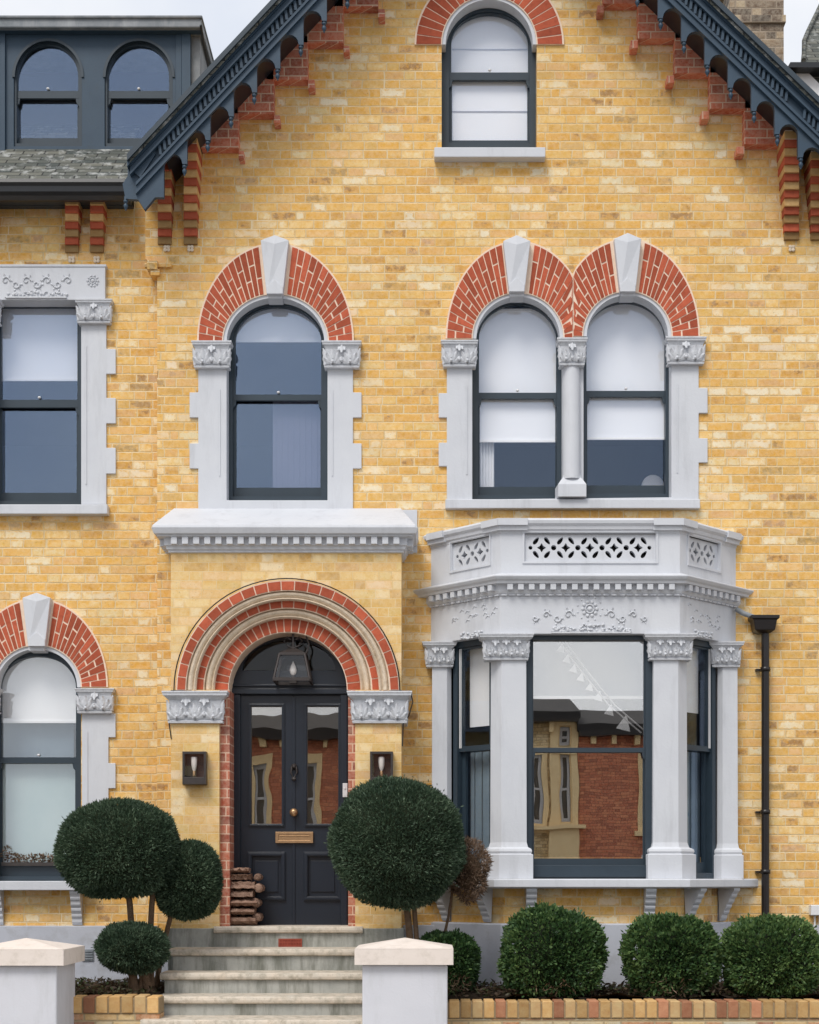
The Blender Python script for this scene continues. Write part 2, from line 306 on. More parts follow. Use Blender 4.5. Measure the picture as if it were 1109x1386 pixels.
# ------------------------------------------------------------------ shape tools
def arch(cx,sy,a,b,yb,n=28,pw=2.0):
    pts=[(cx-a,yb)]
    for i in range(n+1):
        t=math.pi*(1-i/n); c,s_=math.cos(t),math.sin(t)
        pts.append((cx+a*c, sy-b*abs(s_)**(2/pw)))
    pts.append((cx+a,yb)); return pts
def rectp(x0,x1,y0,y1): return [(x0,y1),(x0,y0),(x1,y0),(x1,y1)]
def band(cx,sy,a0,b0,a1,b1,t0,t1,n=24):
    o=[]; i_=[]
    for i in range(n+1):
        t=t0+(t1-t0)*i/n; o.append((cx+a1*math.cos(t),sy-b1*math.sin(t))); i_.append((cx+a0*math.cos(t),sy-b0*math.sin(t)))
    return o+i_[::-1]
def voussoirs(mb,cx,sy,a0,b0,a1,b1,t0,t1,n,df,db,rows=2,gap=1.45,cut=None):
    """red wedge bricks radiating between an inner and an outer ellipse, with joints"""
    for k in range(n):
        ta=t0+(t1-t0)*k/n; tb=t0+(t1-t0)*(k+1)/n
        def pt(t,q):
            a=a0+(a1-a0)*q; b=b0+(b1-b0)*q
            return Vector((cx+a*math.cos(t), sy-b*math.sin(t)))
        if rows==1: segs=[(0,1)]
        else:
            segs=[(0,.36),(.36,1)] if k%2==0 else [(0,.66),(.66,1)]
        for (s0,s1) in segs:
            L=(pt(ta,1)-pt(ta,0)).length; g=gap/L
            q0=s0+(g*.8 if s0>0 else g*.8); q1=s1-g*.8
            quad=[]
            for q,(u,w) in((q0,(ta,tb)),(q1,(tb,ta))):
                for idx in (0,1):
                    t=(u,w)[idx]; other=(w,u)[idx]
                    p=pt(t,q); o=pt(other,q); dd=(o-p); 
                    if dd.length>0: p=p+dd.normalized()*min(gap*.5,dd.length*.3)
                    quad.append(p)
            if cut:
                bad=[cut(p.x) for p in quad]
                if all(bad): continue
                quad=[Vector((cut.clamp(p.x) ,p.y)) for p in quad] if any(bad) else quad
            mb.tint=random.uniform(-.22,.22)
            f=df+random.uniform(-.0015,.0015)
            vs=[(X(p.x,df),-f,Z(p.y,df)) for p in quad]+[(X(p.x,df),-db,Z(p.y,df)) for p in quad]
            mb.add(vs,[(0,1,2,3),(7,6,5,4),(0,4,5,1),(1,5,6,2),(2,6,7,3),(3,7,4,0)])
    mb.tint=0.
class Cut:
    def __init__(s,x,side): s.x=x; s.side=side
    def __call__(s,v): return (v-s.x)*s.side>0
    def clamp(s,v): return min(v,s.x-.6) if s.side>0 else max(v,s.x+.6)
def offset_path(pts,o,closed=False):
    n=len(pts); out=[]
    for i in range(n):
        p=Vector(pts[i]); 
        e=[]
        if closed or i>0: e.append((p-Vector(pts[i-1])).normalized())
        if closed or i<n-1: e.append((Vector(pts[(i+1)%n])-p).normalized())
        ns=[Vector((q.y,-q.x)) for q in e]
        m=sum(ns,Vector((0,0))).normalized(); c=m.dot(ns[0])
        out.append(p+m*(o/max(c,.3)))
    return out
def sweep(mb,path,prof,closed=False):
    """profile [(out,z)] closed polygon swept along a plan path (outward = right-hand side)"""
    cols=[offset_path(path,o,closed) for o,z in prof]
    rings=[[Vector((cols[j][i].x,cols[j][i].y,prof[j][1])) for j in range(len(prof))] for i in range(len(path))]
    if closed: rings.append(rings[0])
    mb.loft(rings,not closed)
def ploft(mb,plan,levels):
    rings=[]
    for z,o in levels:
        q=offset_path(plan,o,True); rings.append([Vector((p.x,p.y,z)) for p in q])
    mb.loft(rings,True)
def dent(mb,path,o0,o1,z0,z1,w,gap,ends=.02):
    pts=offset_path(path,o0)
    for i in range(len(pts)-1):
        a,b=pts[i],pts[i+1]; L=(b-a).length; d=(b-a).normalized(); nrm=Vector((d.y,-d.x))
        n=max(1,int((L-ends)/(w+gap))); st=(L-n*(w+gap)+gap)/2
        for k in range(n):
            c=a+d*(st+k*(w+gap)+w/2)+nrm*((o1-o0)/2)
            mb.fbox((c.x,c.y,(z0+z1)/2),Vector((d.x,d.y,0)),Vector((nrm.x,nrm.y,0)),Vector((0,0,1)),w/2,(o1-o0)/2,(z1-z0)/2)
def leaf(mb,o,r,n,h,w,curl,ny=6,lobes=3,up=None):
    up=up or Vector((0,0,1)); rows=[]
    for i in range(ny+1):
        t=i/ny; z=h*(t-.18*t**4); out=curl*(.25*math.sin(t*3.1)*.5+t**2.4); ww=w*(.35+.65*math.sin(math.pi*min(1,.15+.8*t)))*(1+.28*math.cos(lobes*2*math.pi*t+.6))*(1-.55*t**4)
        rows.append([Vector(o)+r*(c*ww/2)+up*z+n*(out+.12*w*(1-abs(c))+(-.10*w if abs(c)==1 else 0)) for c in(-1,-.5,0,.5,1)])
    mb.loft(rows,False,True,closed=False)
def capital(name,parent,x0,x1,z0,z1,yf,yb,nf=3,inset=.018,label=None,sides=True,mat='carve',ball=True):
    """carved leaf capital; yf is the front plane (negative y)"""
    mb=MB(); H=z1-z0; plan=[(x0,yb),(x0,yf),(x1,yf),(x1,yb)]; plan=plan[::-1] if False else plan
    lv=[(z0,-inset),(z0+.07*H,-inset+.004),(z0+.09*H,-inset-.012),(z0+.3*H,-inset-.014),(z0+.72*H,-inset-.006),(z0+.84*H,-.012),(z0+.86*H,-.002),(z0+.93*H,.001),(z0+.95*H,.006),(z1,.006)]
    # offset path uses the right-hand side: order the plan so that outward is positive
    ploft(mb,[(x0,yb),(x0,yf),(x1,yf),(x1,yb)],[(z,o) for z,o in lv])
    W_=x1-x0; hl=.74*H; zb=z0+.11*H; R=Vector((1,0,0)); F=Vector((0,-1,0))
    def fan(cx,cz,rad,n,spread,flip=1.):
        for q in range(n):
            a=(-1+2*q/(n-1))*spread; u=Vector((math.sin(a),0,flip*math.cos(a))); r_=Vector((math.cos(a),0,-flip*math.sin(a)))
            L=rad*(1-.22*abs(a)/spread)*random.uniform(.92,1.06)
            leaf(mb,(cx,yf+inset+.004-.004*(n-abs(2*q-n+1)),cz),r_,F,L,rad*.40,.020,6,2,u)
    cw=(W_-2*inset)/nf
    for k in range(nf):
        c=x0+inset+(k+.5)*cw
        fan(c,zb+.04*H,min(hl*.98,cw*.95),5,1.05)
        mb.ell((c,yf+inset-.022,zb+.10*H),.012,.012,.012,7)
    for k in range(1,nf):
        c=x0+inset+k*cw; fan(c,zb+hl*1.0,hl*.5,3,.6,-1.); mb.ell((c,yf+inset-.012,zb+.16*H),.014,.012,.016,7)
    for sx,xx in((-1,x0+inset),(1,x1-inset)):
        nn=Vector((sx*.75,-.75,0)); rr=Vector((.7,sx*.7,0))
        leaf(mb,(xx,yf+inset+.012,zb),rr,nn,hl*1.02,.05,.016)
        if sides:
            m=max(1,int((yb-yf)/.09))
            for k in range(m): leaf(mb,(xx,yf+inset+(k+.5)*(yb-yf-inset)/m,zb),Vector((0,1,0)),Vector((sx,0,0)),hl*.9,.05,.006)
    if ball:
        for k in range(nf): 
            c=x0+inset+(k+.5)*(W_-2*inset)/nf
            for q in range(1): mb.ell((c,yf+inset-.024,zb+hl*.3),.007,.007,.007,6)
    o=mb.build(name,M[mat],parent,fixn=True)
    if label:o['label']=label
    return o
def scroll_bracket(mb,o,out,width,h,proj):
    """S-shaped ribbed bracket hanging from o (top, back centre)"""
    out=Vector(out).normalized(); r=Vector((-out.y,out.x,0)); up=Vector((0,0,1)); pr=[]
    n=22
    for i in range(n+1):
        t=i/n; base=proj*(1-t)**1.15+.018; rib=.010*abs(math.sin(t*math.pi*6)); pr.append((base+rib,-h*t))
    pr=[(0,0)]+pr+[(0,-h)]
    rings=[[Vector(o)+r*sgn*width/2+out*a+up*b for a,b in pr] for sgn in(-1,1)]
    vs=rings[0]+rings[1]; m=len(pr)
    # side faces as fans from the back line
    fs=[(j,j+1,m+j+1,m+j) for j in range(m-1)]+[(m-1,0,m,2*m-1)]
    mb.add(vs,fs); 
    for off in(0,m):
        for j in range(1,m-2): mb.f.append([len(mb.v)-2*m+off+0 if False else len(mb.v)-2*m+off, len(mb.v)-2*m+off+j, len(mb.v)-2*m+off+j+1]); mb.m.append(mb.mi); mb.t.append(0.); mb.sm.append(False)

# ------------------------------------------------------------------ sky, sun, camera
w=bpy.data.worlds.new("World"); SC.world=w; w.use_nodes=True; nt=w.node_tree; nt.nodes.clear()
SUN_EL,SUN_AZ=math.radians(52),math.radians(205)   # azimuth of the sun measured clockwise from +Y
sky=nt.nodes.new('ShaderNodeTexSky'); sky.sky_type='NISHITA'; sky.sun_disc=False; sky.sun_elevation=SUN_EL; sky.sun_rotation=SUN_AZ; sky.air_density=1.; sky.dust_density=3.
mx=nt.nodes.new('ShaderNodeMix'); mx.data_type='RGBA'; mx.inputs[0].default_value=.86; nt.links.new(sky.outputs[0],mx.inputs[6]); 
tc=nt.nodes.new('ShaderNodeTexCoord'); cn=nt.nodes.new('ShaderNodeTexNoise'); cn.inputs['Scale'].default_value=4.5; cn.inputs['Detail'].default_value=5; nt.links.new(tc.outputs['Generated'],cn.inputs['Vector'])
cr=nt.nodes.new('ShaderNodeValToRGB'); cr.color_ramp.elements[0].position=.40; cr.color_ramp.elements[0].color=(7.3,7.7,8.5,1); cr.color_ramp.elements[1].position=.60; cr.color_ramp.elements[1].color=(9.6,9.6,9.6,1)
nt.links.new(cn.outputs['Fac'],cr.inputs[0]); nt.links.new(cr.outputs[0],mx.inputs[7])
bg=nt.nodes.new('ShaderNodeBackground'); bg.inputs[1].default_value=.096; wo=nt.nodes.new('ShaderNodeOutputWorld'); nt.links.new(mx.outputs[2],bg.inputs[0]); nt.links.new(bg.outputs[0],wo.inputs[0])
sl=bpy.data.lights.new('sun','SUN'); sl.energy=1.75; sl.angle=math.radians(24); sl.color=(1,.96,.90)
so=bpy.data.objects.new('sun',sl); COL.objects.link(so)
sd=Vector((math.sin(SUN_AZ)*math.cos(SUN_EL),math.cos(SUN_AZ)*math.cos(SUN_EL),math.sin(SUN_EL)))
so.rotation_euler=(-sd).to_track_quat('-Z','Y').to_euler(); so.location=(0,-10,20)
cam=bpy.data.cameras.new('camera'); co=bpy.data.objects.new('camera',cam); COL.objects.link(co); SC.camera=co
co.location=(0,-D,EYE); co.rotation_euler=(math.radians(90),0,0); cam.sensor_fit='VERTICAL'; cam.sensor_height=24
cam.lens=24*D/(1386/S); cam.shift_x=(554.5-XV)/1386; cam.shift_y=(HY-693)/1386; cam.clip_end=500; cam.clip_start=.05
SC.view_settings.view_transform='Standard'; SC.view_settings.look='None'; SC.view_settings.exposure=.30; SC.view_settings.gamma=1
SC.render.resolution_x=819; SC.render.resolution_y=1024

# ------------------------------------------------------------------ ground
def struct(name,mb,mat,**k): o=mb.build(name,mat,None,**k); o['kind']='structure'; return o
mb=MB(); mb.box(-150,150,-150,150,-.6,-.13); struct('ground',mb,M['asphalt'])
mb=MB(); mb.box(-60,60,-20,-10,-.129,-.115); struct('road',mb,M['asphalt'])
mb=MB(); mb.box(-60,60,-6.2,-2.75,-.12,0); mb.box(-60,60,-9.999,-6.205,-.12,-.004); struct('pavement',mb,M['pave'])
mb=MB(); mb.box(-60,60,-24,-20.01,-.12,-.002); struct('far_pavement',mb,M['pave'])
mb=MB(); mb.box(-2.3,-.1,-2.74,-2.2,-.1,.012); struct('path',mb,M['pave'])

# ================================================================== THE HOUSE
house=thing('brick_house',(0,0,0),'tall yellow brick house with red brick arches, grey bay and steep dark blue gable','house')
WD=-.12    # left wing wall plane
# --- wall openings (pixels on the wall plane)
opW1=arch(373,462,71.5,64.5,682); opPL=arch(701.5,458,62,62,682); opPR=arch(849.5,455,60.5,61,682)
opG=arch(662.5,60,64.5,66,200,pw=2.0); opDoor=arch(391,936,82,79,1262)
# gable wall
apex=(654,-298)
def roofline(px,off=0):
    y = 216-1.069*(px-173) if px<654 else .962*(px-964.5)
    return y+off
mb=MB()
outer=[(213,1262),(213,362),(197,350),(197,roofline(197)+14),(654,-284),(1125,roofline(1125)+14),(1125,1340),(560,1340),(560,1262),(473.5,1262)]
ri=opDoor[::-1]                        # the doorway is a notch in the foot of the wall
outer+= [p for p in ri[1:-1]]+[(309,1262)]
bayop=rectp(600,985,872,1160)
mb.pplate(outer,[opW1,opPL,opPR,opG,bayop],0,-.33)
mb.build('gable_wall',M['yellow'],house)
# small brick corbel where the gable steps out
mb=MB(); mb.pbox(199,213,352,364,.05,-.1); mb.pbox(204,216,364,372,.035,-.1); mb.pbox(196,232,356,361,.03,-.02); mb.build('corbel_course',M['yellow'],house)
# left wing wall
mb=MB()
opL1=rectp(-12,113,404,684); opL2=arch(50,930,60,57,1194)
mb.pplate([(-900,1256),(-900,262),(235,262),(235,1256)],[opL1,opL2],WD,WD-.33)
mb.build('wing_wall',M['yellow'],house)
mb=MB(); mb.pplate([(1120,1340),(1120,240),(1900,240),(1900,1340)],[],-.25,-.6); mb.build('side_wall',M['yellow'],house)
# painted plinth of the wing and of the main wall
mb=MB(); mb.box(-9,X(236),.06,.3,-.1,Z(1253,-.1)); mb.build('plinth',M['plinth'],house,bevel=.006)
mb=MB(); mb.box(X(546),X(1128),-.03,.2,-.1,Z(1252,.03)); mb.box(X(1125),9,.2,.5,-.1,Z(1252,.03)); mb.build('plinth',M['plinth'],house,bevel=.006)

# rooms behind the glass
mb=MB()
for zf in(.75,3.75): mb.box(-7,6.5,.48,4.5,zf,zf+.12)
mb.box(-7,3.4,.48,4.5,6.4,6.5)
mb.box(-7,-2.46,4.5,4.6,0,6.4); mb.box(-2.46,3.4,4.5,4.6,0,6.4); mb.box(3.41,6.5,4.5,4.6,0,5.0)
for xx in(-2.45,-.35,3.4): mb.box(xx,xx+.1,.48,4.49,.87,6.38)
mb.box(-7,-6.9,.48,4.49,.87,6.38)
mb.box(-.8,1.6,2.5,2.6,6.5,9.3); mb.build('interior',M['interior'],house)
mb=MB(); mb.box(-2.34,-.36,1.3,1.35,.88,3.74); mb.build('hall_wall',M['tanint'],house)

# --- main roof
def rooft(px): return P(px,roofline(px),.55)
mb=MB()
for a,b in(((176,216-1.069*(176-173)),apex),(apex,(1175,.962*(1175-964.5)))):
    p0=P(a[0],a[1]+7,.56); p1=P(b[0],b[1]+7,.56); up=Vector((0,0,.075)); bk=Vector((0,9,0))
    mb.loft([[p0,p1,p1+up,p0+up],[p0+bk,p1+bk,p1+bk+up,p0+bk+up]])
mb.build('roof',M['slate'],house)
for a,b in(((172,roofline(172)-9),(654,-307)),((654,-307),(1165,roofline(1165)-9))):
    mb=MB(); mb.pplate([a,b,(b[0],b[1]+9),(a[0],a[1]+9)],[],.585,.55); mb.build('verge',M['frame'],house)
mb=MB()     # soffit under the overhang, boxed deep and black to stand in for shade
for a,b in(((226,roofline(226)+8),(654,-290)),((654,-290),(1105,roofline(1105)+8))):
    p0=P(a[0],a[1]+54,.40); p1=P(b[0],b[1]+54,.40); up=Vector((0,0,.33)); bk=Vector((0,.398,0))
    mb.loft([[p0,p1,p1+up,p0+up],[p0+bk,p1+bk,p1+bk+up,p0+bk+up]])
mb.build('soffit_shade_box',M['gutter'],house)
# --- bargeboards
BD=.47
def barge(side):
    low=[]; pend=[]
    if side<0:
        low=[(173,238),(166,249),(170,269),(187,270),(196,284),(210,267),(222,267)]
        for i in range(16):
            x=222+31.5*i; y=217-32.3*i
            if x>640: break
            low.append((x,y+5)); 
            for k in range(9):
                t=math.pi*(1-k/8); low.append((x+12.5+12.3*math.cos(t),y+4.-12.5*math.sin(t)))
            low+= [(x+25,y+4),(x+25,y+5),(x+31.5,y+5)]
            pend.append((x+28,y+5))
        pend.append((170.5,269))
        top=[(654,-298+0),(173,roofline(173)+1)]
        outer=low+[(654,low[-1][1]-5)]+top
    else:
        for i in range(19):
            x=1112-31.6*i; y=208-31.4*i
            if x<670: break
            if i==0: low.append((1165,y+60)); low.append((x,y+60))
            low.append((x,y+5))
            for k in range(9):
                t=math.pi*k/8; low.append((x-12.5+12.3*math.cos(t),y+4.-12.5*math.sin(t)))
            low+= [(x-25,y+4),(x-25,y+5),(x-31.6,y+5)]
            pend.append((x-28,y+5))
        outer=low+[(654,low[-1][1]-5),(654,-298),(1165,roofline(1165)+1)]
    b=MB(); b.pplate(outer,[],BD,BD-.045); bo=b.build('bargeboard',M['timber'],house,bevel=.003)
    # mouldings that run up the slope
    def strip(mbb,o0,o1,d0,d1,x0,x1):
        q=[(x0,roofline(x0)+o0),(x1,roofline(x1)+o0),(x1,roofline(x1)+o1),(x0,roofline(x0)+o1)]
        mbb.pplate(q,[],d0,d1)
    x0,x1=(176,653.5) if side<0 else (654.5,1165)
    m=MB()
    strip(m,-3,8,BD+.085,BD,x0-(4 if side<0 else 0),x1); strip(m,8,12,BD+.062,BD,x0,x1); strip(m,12,20,BD+.045,BD,x0,x1); strip(m,20,23.5,BD+.058,BD,x0,x1)
    strip(m,42,46.5,BD+.034,BD,x0+(8 if side<0 else 0),x1); strip(m,46.5,55,BD+.018,BD,x0+(8 if side<0 else 0),x1); strip(m,55,58,BD+.028,BD,x0+(8 if side<0 else 0),x1)
    if side<0:  # stopped end of the sunk panel
        m.pplate([(180,232),(206,202),(211,205),(211,208),(190,240)],[],BD+.02,BD)
    m.build('rake_moulding',M['timber'],bo)
    dn=MB(); rng_=range(0,75) if side<0 else range(0,79)
    for i in rng_:
        x=(216+6.1*i) if side<0 else (660+6.15*i)
        if x>650 and side<0: break
        if side>0 and 1072<x<1090: continue
        y=roofline(x); sl_=1.069*-1 if side<0 else .962
        q=[(x-2.1,y+26-sl_*0),(x+1.6,y+26),(x+1.6+ (1 if side<0 else -1)*2.0,y+39),(x-2.1+(1 if side<0 else -1)*2.0,y+39)]
        dn.pplate(q,[],BD+.034,BD)
    dn.build('dentil_row',M['timber'],bo)
    for (x,y) in pend:
        q=MB(); c=P(x,y,BD-.02); q.lathe((c.x,c.y,c.z),[(.008,-.098),(.004,-.094),(.010,-.085),(.017,-.072),(.020,-.056),(.010,-.042),(.010,-.036),(.019,-.032),(.019,-.017),(.014,-.014),(.014,.02)],10)
        q.build('pendant',M['timber'],bo)
barge(-1); barge(1)
# --- red stepped corbels under the verge
steps=[((284,323,150,200),(323,330,204,214)),((319,371,92,154),(371,379,156,166)),((374,417,60,108),(417,426,108,119)),((412,465,4,58),(465,473,62,70)),((465,512,-40,9),(512,521,12,23)),((510,556,-95,-38),(556,563,-36,-26)),((555,602,-145,-88),(602,610,-86,-76)),
       ((817,864,-44,5),(809,818,7,17)),((864,919,-2,52),(854,864,54,65)),((913.5,962,42,99),(903,913,102,112)),((961,1014,90,147),(950,960,150,161)),((1008,1060,138,195),(997.5,1008,198,208)),((770,817,-95,-42),(761,770,-40,-30)),((722,770,-145,-88),(714,722,-86,-76))]
for (a,b) in steps:
    mb=MB(); side=-1 if a[0]<654 else 1
    # each stack oversails the wall course by course
    x0,x1,y0,y1=a
    mb.pbox(x0-(14 if side<0 else 0),x1+(0 if side<0 else 14),y0-12,y1,.11,-.01)
    mb.pbox(x0-(12 if side<0 else -16),x1+(-16 if side<0 else 12),y0-24,y0-12,.115,-.01)
    mb.mi=0; mb.pbox(*b,.12,-.01)
    mb.build('stepped_corbel',M['red'],house,bevel=.004)
def corbel_strip(x0,x1,ytop,ybot,base):
    n=int(round((ybot-ytop)/11.3)); mb=MB(); h=(ybot-ytop)/n; mb.v=mb.v
    for i in range(n):
        y1=ybot-h*i; y0=y1-h; df=base+min(.026*i,.28)
        mb.mi=2; mb.pbox(x0+.8,x1-.8,y0,y0+1.4,df-.004,base-.15)
        mb.mi=0 if i%2==1 else 1
        mb.tint=random.uniform(-.2,.2) if i%2==1 else (-.5 if i==0 else (-.35 if i==2 else random.uniform(.0,.2)))
        mb.pbox(x0,x1,y0+1.4,y1,df,base-.15)
    mb.build('striped_corbel',[M['brickunit'],M['edgebrick'],M['mortar']],house,bevel=.002)
corbel_strip(213.6,231.8,208,330,.03); corbel_strip(248.7,266.8,182,330,.03); corbel_strip(1062,1082,176,324,.03); corbel_strip(1098,1117,204,324,.03)
corbel_strip(88,106,266,341,-.09); corbel_strip(122,140,266,341,-.09); corbel_strip(-60,-42,266,341,-.09); corbel_strip(-26,-8,266,341,-.09)
for px,dd in((226,.012),(258,.012),(97,-.108),(131,-.108),(1072,.012)):
    mb=MB()
    for k in range(4): 
        a=math.pi/4+k*math.pi/2; c=P(px+3*math.cos(a),(336 if px>150 else 351)+3*math.sin(a),dd); mb.ell(c,.016,.006,.016,6)
    mb.build('brick_rosette',M['cream'],house)

# --- wing roof, gutter and dormer
mb=MB(); e0=P(-900,245,.26-.12); e1=P(176,245,.14); t0=P(-900,204,-.62); t1=P(176,204,-.62)
bk=Vector((0,3,2.3))
mb.loft([[e0,e1,e1+Vector((0,.03,.05)),e0+Vector((0,.03,.05))],[t0,t1,t1+Vector((0,0,.05)),t0+Vector((0,0,.05))],[t0+bk,t1+bk,t1+bk+Vector((0,0,.05)),t0+bk+Vector((0,0,.05))]])
mb.build('wing_roof',M['slate'],house)
mb=MB(); 
gx0,gx1=X(-900,.2),X(172,.2)
prof=[(-.16,Z(243,.2)),(-.27,Z(243,.25)),(-.275,Z(248,.25)),(-.255,Z(252,.25)),(-.25,Z(259,.25)),(-.22,Z(266,.2)),(-.17,Z(269,.2)),(-.13,Z(269,.2))]
mb.loft([[Vector((gx,y,z)) for y,z in prof] for gx in(gx0,gx1)]); mb.build('gutter',M['gutter'],house)
mb=MB(); mb.box(gx0,gx1,-.15,.12,Z(268,.1),Z(256,.1)); mb.box(gx0,gx1,.05,.13,Z(275,0),Z(256,0)); mb.build('eaves_board',M['frame'],house)
dorm=part('dormer',house)
DD=-.52
mb=MB(); oA=arch(65,104,46,50,198); oB=arch(188,104,46,50,198)
mb.pplate([(-6,207),(-6,40),(246,40),(246,207)],[oA,oB],DD,DD-.08)
mb.pplate([(-300,207),(-300,40),(-6.3,40),(-6.3,207)],[],DD-.01,DD-.08)
mb.build('dormer_front',M['timber'],dorm,bevel=.003)
mb=MB(); mb.pbox(0,7,42,205,DD+.03,DD); mb.pbox(246,258,42,205,DD+.02,DD-.3); mb.pbox(-300,272,36.5,41.5,DD+.07,DD)
mb.pbox(238,246,44,205,DD+.012,DD)
mb.build('dormer_trim',M['timber'],dorm,bevel=.003)
mb=MB(); 
mb.pbox(-300,273,21,37,DD+.12,DD-3.2); mb.pbox(-300,274,20,24,DD+.14,DD-3.0); mb.build('dormer_roof',M['lead'],dorm,bevel=.01)
mb=MB(); mb.box(X(258,DD),X(270,DD),.56,3.4,Z(207,DD),Z(36,DD)); mb.build('dormer_cheek',M['lead'],dorm)
mb=MB(); mb.tube([P(272,34,DD+.13),P(276,60,DD),P(284,98,DD-.1),P(284,125,DD-.1)],.011,8); mb.build('cable',M['gutter'],dorm)

# --- generic sash window
def sash_window(shape,x0,x1,sy,b,yb,d,gx0,gx1,gyt,gl0,gl1,gl2,blind=None,glass='glass',label=None,name='window',parent=None,cx=None,fr=7,knob=True,fmat='frame',bd=.088,bmat='blind'):
    root=part(name,parent or house,label); c=(x0+x1)/2; a=(x1-x0)/2; gc=(gx0+gx1)/2; ga=(gx1-gx0)/2
    def shp(cc,aa,top,bot,inset):
        if shape=='arch': return arch(cc,sy,aa,(b-inset if inset is not None else b),bot)
        return rectp(cc-aa,cc+aa,top,bot)
    tot=sy-b if shape=='arch' else sy
    m=MB(); m.pplate(shp(c,a+5,tot-4,yb+3,-5),[shp(c,a-fr,tot+fr-2,yb-4,fr)],d,d-.10); m.build('frame',M[fmat],root)
    m=MB(); gb=sy-gyt
    ho=arch(gc,sy,ga,gb,gl0) if shape=='arch' else rectp(gx0,gx1,gyt,gl0)
    m.pplate(shp(c,a-fr+1.5,tot+fr-4,gl1,fr-1.5),[ho],d-.022,d-.058)
    for sx in(-1,1): m.pplate([(c+sx*(a-fr),gl1),(c+sx*(a-fr-5),gl1),(c+sx*(a-fr-3.5),gl1+7),(c+sx*(a-fr),gl1+11)],[],d-.024,d-.05)
    m.build('upper_sash',M[fmat],root)
    m=MB(); m.pplate(rectp(c-a+fr-1,c+a-fr+1,gl0+1,yb-2),[rectp(gx0+1,gx1-1,gl1,gl2)],d-.062,d-.095); 
    m.pbox(c-a+fr-1,c+a-fr+1,yb-4,yb+2,d-.01,d-.09); m.build('lower_sash',M[fmat],root)
    m=MB(); m.pplate(arch(gc,sy,ga+2,gb+2,gl0+2) if shape=='arch' else rectp(gx0-2,gx1+2,gyt-2,gl0+2),[],d-.038,d-.042); m.build('upper_pane',M[glass],root)
    m=MB(); m.pplate(rectp(gx0-1,gx1+1,gl1-2,gl2+2),[],d-.076,d-.080); m.build('lower_pane',M[glass],root)
    if blind:
        m=MB(); ov=5
        if blind<gl0 or True:
            m.pplate(arch(gc,sy,ga+ov,gb+ov,blind) if shape=='arch' else rectp(gx0-ov,gx1+ov,gyt-6,blind),[],d-bd,d-bd-.004)
            m.pbox(gx0-ov,gx1+ov,blind-2.2,blind+1,d-bd+.008,d-bd-.008)
        m.build('roller_blind',M[bmat],root)
    if knob:
        m=MB(); p=P(gc,gl0-3,d-.02); m.ell(p,.014,.012,.011,8); m.build('sash_lock',M['plastic'],root)
    return root
SD=-.13
w1=sash_window('arch',308,442,462,56,676,SD,319,435,415,534,542,660,blind=462,glass='glassup',label='single arched window above the porch with its blind part way down')
m=MB(); m.pbox(369.5,440,538,662,SD-.12,SD-.13)
for i in range(9): m.pbox(371+i*8,374+i*8,538,662,SD-.115,SD-.125)
m.build('curtain',M['greyfab'],w1)
w2=sash_window('arch',640.5,761,458,55,674,SD,648.5,753,412,531.5,539.5,659,blind=597.5,label='left one of the paired arched windows with white blind')
m=MB()
for i in range(5): m.lathe(P(651+i*4,600,SD-.16),[(.014,-.42),(.013,.1)],8)
m.build('curtain',M['blind'],w2)
w3=sash_window('arch',787,908,455,55,672,SD,794,901,409,529,537,657,blind=594,label='right one of the paired arched windows with white blind')
w4=sash_window('arch',601,724,60,52,197,SD,611,715,18,98,108,190,blind=420,glass='glass',label='arched attic window with fully drawn white blind')
m=MB()
for yy in(66,150): m.pbox(612,714,yy,yy+1.1,SD-.080,SD-.0875)
m.build('blind_batten',M['curtain'],w4)
w5=sash_window('rect',-10,112,406,0,682,WD-.10,2,105,416,541,551.5,667,blind=514.5,glass='glassup',fr=5,label='square headed window of the left wing at first floor')
w6=sash_window('arch',-9,110,930,49,1190,WD-.12,2,103,887,1025,1033,1167,blind=977.5,glass='glassarch',label='arched ground floor window of the left wing with frosted lower panes')
m=MB(); m.pbox(-4,106,1028,1170,WD-.24,WD-.246); m.build('frosted_film',M['teal'],w6)
m=MB(); m.pbox(-4,100,975,1030,WD-.30,WD-.306); m.build('frosted_film',M['bluefab'],w6)
for (cx_) in(65,188):
    sash_window('arch',cx_-46,cx_+46,104,50,198,DD-.02,cx_-41,cx_+41,62,123,133,187,glass='glassup',name='dormer_window',parent=house,fmat='frame',fr=3.5,
                label='left arched dormer sash window' if cx_==65 else 'right arched dormer sash window beside the verge')
    m=MB(); m.pplate(band(cx_,104,45,49,48.5,52.5,0,math.pi),[],DD+.012,DD); m.build('arch_bead',M['frame'],dorm)
mb=MB(); mb.box(X(-250,DD),X(250,DD),1.2,1.25,Z(205,DD),Z(40,DD)); mb.build('back_wall',M['interior'],dorm)

